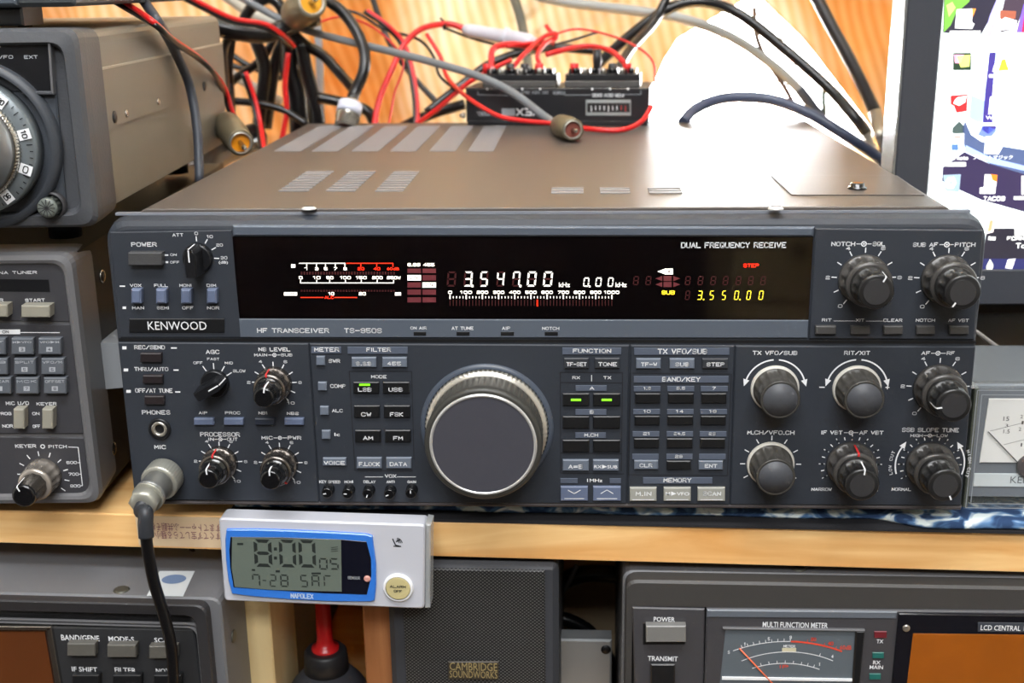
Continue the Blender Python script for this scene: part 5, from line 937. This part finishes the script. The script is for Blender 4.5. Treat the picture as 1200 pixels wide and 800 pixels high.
# ------------------------------------------------------------------ clock
KF = Frame(at3(378, 660, -.0145).to_tuple(), rz=-1, ry=1.3); A = KF.at
Kt = thing('digital_clock', 'silver digital clock with blue framed display and alarm off button, hung on the shelf edge', 'clock', KF)
M_SIL = mat('clock_silver_plastic', (196, 198, 206), .35, bump=.05, bscale=1500)
mb = MB(); mb.slab(rnd(poly(KF, [(256, 607), (498, 614.8), (497, 713.6), (263, 704)]), .002), 0, .011, M_SIL, .0008); mb.build('body', Kt)
mb = MB(); mb.slab([A(498, 614.6), A(504.6, 616), A(503.6, 713.4), A(497.4, 713.8)], .001, .012, mat('clear_plastic_trim', (205, 210, 212), .08, alpha=.45), .0006); tr_ = mb.build('clear_side_trim', Kt)
mb = MB(); mb.box(*[A(499.6, 660)[0], A(501.6, 660)[0]], .003, .009, A(500, 705)[1], A(500, 624)[1], M_SILVER, .0003); mb.build('hinge_rod', tr_)
MBL = mat('clock_blue_frame', (52, 120, 214), .3, coat=.3)
fr = [(265.6, 619.8), (300, 619.8), (345, 621.2), (395, 623.4), (430, 625.6), (436.4, 628), (440.6, 660), (440.8, 685), (439, 703), (434, 704.6), (390, 704.4), (340, 702), (295, 698.4), (272, 695.2), (267.8, 680), (264.8, 655), (264.2, 632)]
mb = MB(); mb.slab(poly(KF, fr, -.001), -.0016, .001, MBL, .0005); bf = mb.build('blue_frame', Kt)
inn = [(270, 629), (330, 629.6), (400, 632), (429.4, 634.6), (434.8, 655), (435, 675), (429.8, 696.6), (380, 695), (320, 691.4), (273.6, 688), (269.8, 665), (268.6, 645)]
mb = MB(); mb.slab(poly(KF, inn, -.0018), -.0018, .0, mat('clock_black_window', (16, 18, 30), .15), .0001); bw = mb.build('display_window', Kt)
mb = MB(); mb.slab(poly(KF, [(272, 629.8), (399.6, 632.2), (400.4, 693), (320, 691), (275, 687.4), (271.4, 665)], -.002), -.002, -.0015, mat('lcd_grey_green', (102, 112, 103), .35), 0); lcd = mb.build('lcd_panel', bw)
mb = MB(); ML = mat('lcd_segment_dark', (38, 44, 42), .5); y = -.0021
cl = lambda x: (x - 330) * .033   # baseline follows the clock's tilt
for ch, a, b in (('8', 298.6, 317.8), ('0', 328, 346), ('0', 350.8, 369.2)): seg7(KF, mb, ch, a, b, 632.6 + cl(a) * .4, 664 + cl(a) * .4, ML, y, .2)
for c in (643, 653.6): mb.flat(rect(KF, 321, 324.6, c - 1.8, c + 1.8, y), y, ML)
for ch, a, b in (('0', 374.2, 383.6), ('5', 386.8, 396.6)): seg7(KF, mb, ch, a, b, 654, 667, ML, y, .18)
for ch, a, b in (('7', 296, 304.4), ('-', 307, 313), ('2', 316.4, 323.4), ('8', 328.8, 337.6), ('S', 352.4, 360.4), ('A', 365.4, 374), ('T', 379.6, 388.6)): seg7(KF, mb, ch, a, b, 673.2 + cl(a) * .5, 687.2 + cl(a) * .4, ML, y, .17)
for a, b, c, d in ((278, 285, 636, 638.4), (295, 299, 666.6, 668.6), (323, 328, 668, 670.4), (365, 376, 670.6, 672.6)): mb.flat(rect(KF, a, b, c, d, y), y, ML)
for k in range(3): mb.line(A(388, 641.5 + 2.2 * k, y), A(396, 640.5 + 2.4 * k, y), .0003, y, ML)
mb.build('lcd_digits', lcd)
mb = MB(); text(KF, mb, 'SENSOR', 407.4, 422, 675.4, 678.4, M_GREYP, -.0019); mb.build('lettering', bw)
x, z = A(430.4, 677.8, -.0018); mb = MB(); mb.lathe(x, z, [(-.0026, .001), (-.0023, .0016), (-.0015, .0018)], mat('sensor_pink_lens', (206, 150, 140), .2), 18); mb.build('sensor_lens', bw)
mb = MB(); text(KF, mb, 'NAPOLEX', 340.6, 367.2, 695.8, 700.6, mat('pale_blue_print', (196, 214, 236), .5), -.0018); mb.build('lettering', bf)
x, z = A(466.9, 687.8, 0); mb = MB(); mb.lathe(x, z, [(-.0016, .0062), (-.0017, .0067), (-.001, .0073), (.0005, .0075)], M_WHITE, 40, caps=False); bt = mb.build('button_ring', Kt)
mb = MB(); mb.lathe(x, z, [(-.0016, .0055), (-.0013, .0061), (.0, .0063)], mat('alarm_button_cream', (198, 186, 136), .4), 40); ab = mb.build('alarm_button', Kt)
mb = MB(); textc(KF, mb, 'ALARM', x, z + .0012, .0078, .0014, ML, -.0018); textc(KF, mb, 'OFF', x, z - .0012, .004, .0014, ML, -.0018); mb.build('legend', ab)
mb = MB(); MKI = mat('icon_black', (40, 42, 46), .5); y = -.00015
for p, q in (((460, 631), (463.6, 638.6)), ((463.6, 638.6), (468, 639.6)), ((461, 639.8), (470, 640)), ((464, 634.6), (468.6, 632))): mb.line(A(*p, y), A(*q, y), .0006, y, MKI)
x, z = A(464.6, 636.4, y)
for r_ in (.0014, .0021, .0028): mb.ringflat(x, z, r_ - .0002, r_ + .0002, y, MKI, 5, 85, 8)
mb.build('signal_icon', Kt)
# ------------------------------------------------------------------ microphone plug and lead
x, z = RF.at(195, 555, YP); p0 = RF.M @ Vector((x, YP, z)); HF = Frame(p0.to_tuple())
Ht = thing('microphone_cable', 'black microphone lead with nickel screw plug in the front of the main transceiver', 'cable', HF)
d = Vector((-.08, -1, -.12)).normalized(); MPL = mat('plug_pale_nickel', (172, 172, 162), .38, metal=.55)
mb = MB(); mb.rev((0, -.0002, 0), d, [(0, .0086), (.001, .0094, 1), (.0085, .0094, 1), (.0095, .0088), (.0098, .0074)], MPL, 120, 40, .0004); mb.build('threaded_collar', Ht)
mb = MB(); mb.rev((0, 0, 0), d, [(.006, .0074), (.019, .0072), (.0195, .0076), (.0212, .0076), (.0216, .0066)], mat('plug_body_grey', (150, 151, 150), .3, metal=.6), 40); mb.build('plug_body', Ht)
mb = MB(); mb.rev((0, 0, 0), d, [(.021, .007), (.0285, .0072), (.0295, .0062), (.0298, .0035)], MPL, 6); mb.rev((0, 0, 0), d, [(.0208, .0074), (.023, .0076)], MPL, 36); cl_ = mb.build('cable_clamp', Ht)
s_ = d * .027; P = [s_, s_ + d * .004 + Vector((0, 0, -.0022))] + [at3(a, b, c) - p0 for a, b, c in ((170.5, 600, -.036), (170.5, 614, -.0375), (171.5, 629, -.038))]
mb = MB(); mb.tube(P, .0034, mat('sleeve_dark_grey', (44, 47, 52), .45), 16, .0036); mb.build('strain_relief', Ht)
P = [at3(a, b, c) - p0 for a, b, c in ((171, 620, -.038), (172.5, 640, -.038), (180, 680, -.037), (192, 720, -.036), (201, 760, -.036), (204, 815, -.036))]; mb = MB(); mb.tube(P, .0028, M_RUB, 16); mb.build('lead', Ht)
# ------------------------------------------------------------------ terminal box on the back of the cover
VF = Frame((.004, .3405, .0614), rz=-6.0); A = VF.at
Vt = thing('terminal_box', 'black power box lying upside down with a meter and rows of wired terminals', 'power supply', VF)
MV = mat('box_satin_black', (30, 30, 33), .35); xa, xb = A(546, 125)[0], A(761, 125)[0]; hv = A(650, 103)[1]
mb = MB(); mb.box(xa, xb, 0, .055, .002, hv, MV, .001); mb.build('housing', Vt)
mb = MB(); mb.box(xa + .001, xb - .001, -.001, .012, .0002, .0035, MV, .0005); mb.build('lower_flange', Vt); y = -.0001
mb = MB(); 
for (p, q) in (((560, 107), (560, 111)), ((560, 111), (595, 112)), ((662, 111.4), (751, 110.6)), ((751, 110.6), (751, 105.5)), ((548, 142), (640, 144)), ((548, 142.4), (600, 143.4))): mb.line(A(*p, y), A(*q, y), .0004, y, M_GREYP)
text(VF, mb, 'VEX', 605, 633, 126.8, 135.6, M_WHITE, y, rot180=True); mb.flat(rect(VF, 588, 603.6, 127, 135.6, y), y, M_GREYP); text(VF, mb, 'POWER', 648, 662, 106.8, 110.6, M_GREYP, y, rot180=True); text(VF, mb, 'DC 12V OUT', 610, 642, 106.8, 110, M_GREYP, y, rot180=True); text(VF, mb, 'FOR DCV SIDE', 694, 731, 109.6, 113.6, M_WHITE, y, rot180=True); text(VF, mb, 'MODEL', 558, 576, 131, 135.6, M_GREYP, y, rot180=True)
for a in (571, 612, 633, 694, 715, 736): mb.flat(rect(VF, a - 1, a + 1, 103, 105.4, y), y, M_WHITE)
for a in (695, 706, 716, 726): mb.flat(rect(VF, a - 1.6, a + 1.6, 142, 144.4, y), y, M_GREYP)
mb.build('printed_lettering', Vt)
mb = MB(); mb.slab(rect(VF, 686.4, 739.4, 117, 135.6, y), -.0006, .002, mat('meter_frame_grey', (150, 154, 152), .35), .0004); mt = mb.build('level_meter', Vt); mb = MB(); mb.slab(rect(VF, 688, 738, 120.6, 131.6, -.0008), -.0008, 0, mat('meter_face_dark', (50, 48, 48), .2), 0)
for k in range(9): mb.line(A(693 + 5 * k, 124, -.0009), A(693 + 5 * k, 129 if k % 4 else 130.6, -.0009), .0005, -.0009, M_WHITE if k < 7 else M_RED)
mb.build('meter_face', mt)
hh = A(650, 88)[1]
for k, (a, b) in enumerate(((566, 652), (662, 750))):
    mb = MB(); x0, x1 = A(a, 95, .006)[0], A(b, 95, .006)[0]; mb.box(x0, x1, .004, .03, hv, hv + .0045, mat('strip_dark_grey', (78, 76, 74), .5), .0005); mb.box(x0, x1, .008, .026, hv + .0045, hh, MV, .0006)
    for j in range(8): u = x0 + (x1 - x0) * (j + .5) / 8; mb.box(u - .0006, u + .0006, .0075, .022, hh, hh + .0035, MV)
    ts = mb.build('terminal_strip', Vt)
    for j in range(7):
        u = x0 + (x1 - x0) * (j + 1) / 8; mb = MB(); mb.rev((u, .014, hh - .0005), (0, 0, 1), [(0, .002), (.004, .002), (.0046, .0012)], M_NICKEL if j % 2 else M_GLOSSK, 12); mb.build('terminal_screw', ts)
for a, c, m_, lab in ((571, 78, M_REDC, 'red'), (632, 74, M_REDC, 'red'), (673, 74, M_REDC, 'red'), (735, 78, M_REDC, 'red'), (598, 76, MV, 'black'), (615, 74, MV, 'black'), (700, 56, MV, 'black'), (718, 76, MV, 'black')):
    x, z = A(a, c, .018); mb = MB(); mb.rev((x, .018, hh - .001), (0, 0, 1), [(0, .0026), (max(.005, (z - hh) * .6), .0034), (max(.008, z - hh), .003)], m_, 14); o = mb.build('terminal_cap', Vt); o['label'] = lab + ' insulated terminal cap'
mb = MB(); x, z = A(544, 142, .01); mb.rev((x + .0005, .01, .006), (-1, 0, 0), [(0, .0022), (.002, .002), (.004, .001)], M_NICKEL, 12); mb.build('side_screw', Vt)
# ------------------------------------------------------------------ plugs on coax leads
def coax(label, tip, back, rr, body, insul, lead, lr, lm, ring=M_NICKEL, tail=None, name='coax_cable'):
    a, b = at3(*tip), at3(*back); F = Frame(a.to_tuple()); d = (a - b).normalized(); L = (a - b).length
    t = thing(name, label, 'cable', F); o = b - a
    mb = MB(); mb.rev(o, d, [(0, rr * .55), (L * .08, rr * .9), (L * .12, rr), (L * .62, rr * 1.02), (L * .64, rr * .94), (L * .9, rr * .92), (L * .92, rr * .8), (L * .86, rr * .74)], body, 40, caps=False); sh = mb.build('plug_shell', t)
    mb = MB(); mb.rev(o, d, [(L * .55, rr * 1.08, 1), (L * .74, rr * 1.08, 1)], ring, 60, 30, .0003, caps=True) if False else mb.rev(o, d, [(L * .87, rr * .8), (L * .93, rr * .76), (L * .93, rr * .66), (L * .86, rr * .64)], ring, 36, caps=False); mb.build('bright_rim', sh)
    mb = MB(); mb.rev(o, d, [(L * .6, rr * .66), (L * .885, rr * .66), (L * .89, rr * .6)], insul, 32); mb.build('insulator', t)
    mb = MB(); mb.rev(o, d, [(L * .85, rr * .17), (L * 1.12, rr * .17), (L * 1.16, rr * .1)], M_SILVER, 14); mb.build('centre_pin', t)
    mb = MB(); P = [o + d * L * .05] + [at3(*p) - a for p in lead]; mb.tube(P, lr, lm, 12); mb.build('lead', t); return t
OLV = mat('plug_olive_nickel', (116, 108, 88), .42, metal=.45, bump=.1, bscale=900); ORG = mat('orange_insulator', (236, 148, 20), .35); BRN = mat('brown_insulator', (122, 62, 50), .4)
coax('coax lead with olive plug and orange insulator beside the older radio', (284, 170, .21), (264, 144, .275), .0092, OLV, ORG, [(258, 130, .3), (264, 100, .36), (262, 60, .4), (275, 30, .42)], .0034, M_RUB)
coax('coax lead with olive plug and yellow insulator hanging at the top among the cables', (367, 1, .37), (345, 18, .42), .0125, OLV, mat('yellow_insulator', (228, 160, 30), .35), [(338, 34, .43), (350, 60, .44), (365, 100, .45), (370, 150, .45)], .0048, M_RUB)
coax('grey coax lead ending in a plug with brown insulator on the cover', (673, 152.5, .24), (656, 147, .29), .0078, OLV, BRN, [(640, 138, .31), (600, 108, .33), (560, 89, .34), (500, 71, .36), (440, 56, .38), (390, 44, .4), (340, 28, .42), (270, -10, .43)], .0029, M_GREYC)
t = coax('black coax lead looping down to a bright nickel plug on the cover', (404, 152, .345), (412, 118, .36), .0088, mat('bright_nickel', (196, 192, 180), .25, metal=.9), BRN, [(416, 108, .365), (427, 80, .37), (424, 50, .38), (405, 18, .39), (378, -4, .4)], .0043, M_RUB)
b = t; mb = MB(); a_ = at3(404, 152, .345); o1 = at3(411, 122, .356) - a_; d1 = (at3(405.5, 143, .348) - at3(411, 122, .356)); mb.rev(o1, d1.normalized(), [(0, .0091), (d1.length * .55, .0091)], mat('label_pale_blue', (214, 218, 234), .5), 30); mb.build('paper_sleeve', t)
# plain cables behind
def on_side(px, py, off): o, d = AF.ray(px, py); t_ = (AXS + off - o.x) / d.x; return AF.M @ (o + d * t_)
def on_top(px, py, off): o, d = AF.ray(px, py); t_ = (AZT + off - o.z) / d.z; return AF.M @ (o + d * t_)
CB = 'tangled cables behind the radios'
def wire(label, pts, r_, m_, name='cable'): return cable(name, label, pts, r_, m_, 'cable', None)
wire('grey-blue cable draped in front of the older radio\'s side', [(156, -16, .14), (172, 6, .135), on_side(184, 24, .008), on_side(192, 36, .006), on_side(206, 62, .0045), on_side(222, 100, .006), on_side(231, 150, .01), on_side(234, 214, .012)], .0028, M_DKGC)
wire('thick pale grey cable arching over the bright window gap', [(600, -14, .5), (660, 2, .5), (740, 12, .5), (800, 22, .5), (860, 45, .5), (910, 80, .5), (940, 108, .5)], .0042, mat('pale_grey_sheath', (158, 160, 156), .4)); 
wire('dark grey sleeve on the end of the pale grey cable', [(936, 104, .5), (950, 122, .5), (968, 146, .5)], .0046, M_DKGC)
wire('long black coax arching right down to the monitor', [(700, 76, .46), (738, 42, .46), (780, 12, .46), (820, 2, .46), (866, 16, .46), (920, 58, .44), (972, 104, .42), (1002, 138, .4), (1018, 160, .4)], .0044, M_RUB)
wire('grey-black thick coax dropping beside the monitor', [(950, -16, .42), (974, 30, .41), (1000, 78, .4), (1026, 132, .39)], .0047, mat('worn_black_sheath', (48, 44, 42), .4))
for lab, p, q in (('nickel connector on the coax beside the monitor bezel', (1025, 130, .39), (1040, 192, .37)), ('nickel connector lower left of the other, beside the monitor', (1015, 156, .4), (1036, 198, .39))):
    a, b = at3(*p), at3(*q); mb = MB(); L = (b - a).length; mb.rev((0, 0, 0), b - a, [(0, .0046), (L * .35, .0046), (L * .36, .006), (L * .56, .006), (L * .57, .0048), (L * .8, .0048), (L * .82, .0034), (L, .0034)], M_NICKEL, 24); o = mb.build('coax_connector'); o.location = a; tag(o, lab, 'connector')
wire('slate blue cable arched low over the rear of the cover', [(800, 143, .355), (816, 127, .37), (850, 115, .38), (900, 116, .38), (946, 132, .37), (985, 155, .36), (1020, 178, .36), (1046, 200, .36)], .0042, mat('slate_cable', (66, 74, 96), .4))
wire('black cable rising right from the terminal box', [(722, 88, .385), (738, 58, .42), (766, 26, .45), (782, -4, .46)], .0036, M_RUB)
wire('thin tan cord hanging in the bright window gap', [(853, 18, .6), (840, 60, .6), (822, 118, .5)], .0014, mat('tan_cord', (190, 140, 70), .7))
wire('brown cord hanging down across the bright window gap', [(884, 8, .5), (886, 40, .5), (898, 70, .5), (918, 100, .5), (931, 124, .5)], .0022, mat('brown_cord', (104, 84, 70), .6))
wire('short thin green-grey wire standing in the window gap', [(965, 106, .5), (966, 142, .5)], .0022, mat('green_grey_wire', (98, 108, 96), .6))
wire('hair thin grey wire looping near the window gap', [(884, 140, .5), (890, 118, .5), (904, 96, .5), (935, 100, .5), (924, 60, .5), (905, 30, .5), (886, 16, .5)], .0007, M_GREYC)
wire('straight grey conduit standing behind the cables', [(368, -8, .505), (374, 60, .505), (376, 150, .505)], .0034, mat('conduit_grey', (150, 154, 160), .4))
wire('grey conduit behind the terminal box', [(600, -10, .505), (612, 30, .505), (622, 100, .505)], .004, mat('conduit_olive', (112, 112, 100), .5))
wire('thick black hose bundle crossing beside the older radio', [(244, 28, .4), (270, 36, .4), (310, 40, .41), (340, 30, .42), (372, 20, .43)], .007, M_RUB)
wire('black cable running diagonally down to the bright plug', [(330, 24, .43), (355, 50, .43), (380, 66, .43), (400, 88, .42), (418, 108, .4)], .0042, M_RUB)
wire('short black cable end behind the bright plug', [(372, 114, .41), (400, 120, .41), (430, 130, .41), (440, 150, .41)], .0042, M_RUB)
wire('black drooping cable loop above the hose bundle', [(282, 34, .43), (292, 12, .43), (314, -2, .43), (330, 10, .43), (336, 40, .43)], .0044, M_RUB)
blk = [([(300, 48, .44), (310, 80, .44), (306, 120, .44), (302, 160, .44)], .0052), ([(338, 40, .45), (326, 62, .45), (318, 100, .45), (312, 150, .45)], .005), ([(342, 46, .44), (340, 80, .44), (348, 110, .44), (352, 160, .44)], .0085), ([(352, 50, .43), (360, 84, .43), (372, 130, .43), (374, 155, .43)], .0055),
       ([(272, 44, .42), (268, 78, .42), (270, 110, .42), (272, 170, .35)], .0034), ([(322, 46, .46), (304, 72, .46), (276, 92, .46), (258, 112, .46)], .0036), ([(258, 118, .42), (292, 120, .42), (330, 128, .42), (360, 146, .42)], .003), ([(255, 52, .5), (290, 76, .5), (330, 92, .5)], .0026), ([(250, 66, .5), (284, 80, .5), (320, 76, .5)], .0024)]
plc = ['nearest the older radio, vertical', 'curving down left of the thick bundle', 'thickest of the vertical black bundle', 'right side of the vertical black bundle', 'standing close to the orange plug', 'slanting down left across the bundle', 'lying low across the gap behind the orange plug', 'upper thin one crossing the gap beside the older radio', 'lower thin one crossing the gap beside the older radio']
for (p, r_), l in zip(blk, plc): wire('black cable, ' + l, p, r_, M_RUB)
wire('thick black hose lying in the dark gap beneath the older radio', [(205, 214, .3), (232, 196, .32), (262, 176, .36), (300, 160, .4)], .011, M_RUB)
wire('pale grey flat cable slanting behind the cable tangle', [(245, 66, .5), (280, 92, .5), (330, 120, .5)], .0042, mat('pale_sheath', (176, 172, 160), .5))
wire('pale grey flat cable crossing above, behind the hose bundle', [(262, -6, .5), (300, 18, .5), (345, 34, .5)], .0045, mat('pale_sheath', (176, 172, 160)))
def pair(label, pts, r_, off=(2.5, 3.5), name='twin_wire'):
    W3 = lambda p, ox=0, oy=0: (p + Vector((-.0006 * ox, 0, -.0006 * oy))) if isinstance(p, Vector) else at3(p[0] + ox, p[1] + oy, p[2])
    a = W3(pts[0]).copy(); t = thing(name, label, 'cable', Frame(a.to_tuple()))
    for nm, m_, ox, oy in (('red_strand', M_REDC, 0, 0), ('black_strand', M_RUB, -off[0], off[1])): mb = MB(); mb.tube([W3(p, ox, oy) - a for p in pts], r_, m_, 8); mb.build(nm, t)
pair('red and black twin wire crossing the older radio\'s case', [(126, -8, .12), (152, 7, .115), on_side(180, 26, .012), on_side(202, 46, .011), on_side(226, 62, .006), on_side(246, 80, .008), (264, 104, .29), (274, 134, .3), (288, 152, .32)], .0016)
pair('red and black twin wire above the hose bundle', [(206, -12, .36), (240, 6, .37), (275, 22, .38), (310, 28, .39), (330, 40, .4), (345, 54, .42)], .0019)
pair('red and black twin wire dropping behind the cover, right of the bright plug', [(430, 12, .42), (455, 30, .42), (474, 52, .42), (484, 85, .41), (489, 120, .4), (489, 152, .39)], .0018, (3, 1))
pair('red and white twin wire left of the vertical black bundle', [(288, 84, .4), (300, 120, .4), (306, 150, .39), (310, 176, .36)], .0018, (4, 1))
red = [([(338, 62, .42), (334, 100, .42), (336, 130, .42), (330, 165, .42)], .0022, 'hanging in front of the vertical black bundle'), ([(438, 152, .39), (444, 118, .4), (458, 84, .41), (474, 52, .42), (494, 34, .43), (524, 28, .44), (546, 34, .44)], .0024, 'arching up to the white inline fuse'), ([(455, 150, .41), (462, 110, .42), (472, 70, .43), (440, 34, .44), (400, 20, .45), (370, 28, .45), (352, 36, .44)], .0009, 'thin one looping behind the bright plug'),
       ([(482, 150, .39), (512, 128, .38), (548, 98, .38), (575, 82, .38), (600, 70, .38)], .0018, 'running up right to the terminal box'), ([(500, 40, .42), (516, 66, .41), (524, 90, .4), (545, 112, .35), (580, 134, .31), (610, 141, .3), (655, 145, .29)], .0016, 'sagging in front of the terminal box'), ([(764, 124, .31), (752, 142, .3), (730, 152, .29), (700, 152, .29), (676, 149, .3)], .0018, 'curving round the right foot of the terminal box')]
for p, r_, l in red: wire('red wire, ' + l, p, r_, M_REDC)
for p, l, r_ in (([(576, 82, .37), (578, 58, .38), (600, 52, .39), (632, 56, .39)], 'leftmost loop on the terminal box', .0024), ([(597, 84, .36), (612, 66, .37), (636, 44, .39), (652, 40, .4), (646, 52, .4)], 'slanting from the second terminal', .0018), ([(634, 80, .36), (630, 64, .37), (640, 50, .39), (652, 44, .4)], 'upright at the middle terminals', .0018), ([(640, 64, .38), (672, 56, .39), (694, 54, .39), (716, 60, .38), (732, 74, .37)], 'lying over the right terminals', .002), ([(650, 40, .4), (676, 34, .4), (710, 40, .4), (745, 54, .4), (765, 72, .39), (768, 96, .38)], 'thin one looping out right of the terminal box', .0009), ([(640, 30, .41), (650, 46, .4), (630, 50, .39), (592, 54, .38)], 'short one under the white fuse', .0016)): wire('red wire, ' + l, p, r_, M_REDC)
wire('black wire from the inline fuse over the terminals', [(520, 32, .45), (545, 42, .44), (580, 52, .42), (620, 58, .41), (660, 50, .41), (700, 38, .41)], .0011, M_RUB)
wire('thin dark wire winding from above down to the left of the terminal box', [(385, 8, .44), (420, 16, .44), (450, 34, .44), (490, 46, .43), (508, 66, .42), (516, 90, .41), (540, 108, .4)], .0012, M_RUB)
wire('dark grey cable crossing behind the twin wires to the cover', [(434, -10, .46), (448, 30, .46), (462, 60, .45), (486, 92, .45), (514, 122, .44)], .0024, mat('dark_cable_grey', (56, 58, 58), .5))
wire('black cable lying behind the cover left of the terminal box', [(470, 150, .42), (505, 134, .42), (545, 122, .42)], .0042, M_RUB)
wire('blackish hose running left from behind the terminal box', [(500, 132, .4), (540, 100, .41), (580, 72, .42), (640, 56, .43), (700, 60, .43)], .0034, M_RUB)
a, b = at3(543, 34, .43), at3(628, 50, .42); F = Frame(a.to_tuple()); t = thing('inline_fuse', 'white plastic inline fuse holder on the red wire above the terminal box', 'fuse holder', F)
MFU = mat('fuse_white_plastic', (206, 206, 216), .35); L = (b - a).length; d = (b - a); mb = MB(); mb.rev((0, 0, 0), d, [(0, .0035), (L * .1, .005), (L * .55, .0055), (L * .56, .0075), (L * .62, .0075), (L * .63, .006), (L * .9, .006), (L, .0035)], MFU, 20); mb.build('holder', t)
a = at3(519, 30, .44); mb = MB(); mb.rev((0, 0, 0), (1, 0, 0), [(0, .0034), (.003, .0034)], M_RUB, 10); mb.tube([Vector((.001, 0, .003)), Vector((-.002, -.001, .006))], .0008, M_RUB, 6); o = mb.build('cable_tie'); o.location = a; tag(o, 'small black tie knotted on the red wire before the white fuse', 'cable tie')
cable('stray_lead', 'pale grey thin lead sloping down behind the power meter, right of the main transceiver', [(1120, 372, .1), (1146, 390, .1), (1176, 412, .1)], .0012, mat('stray_lead_grey', (128, 122, 116), .5))
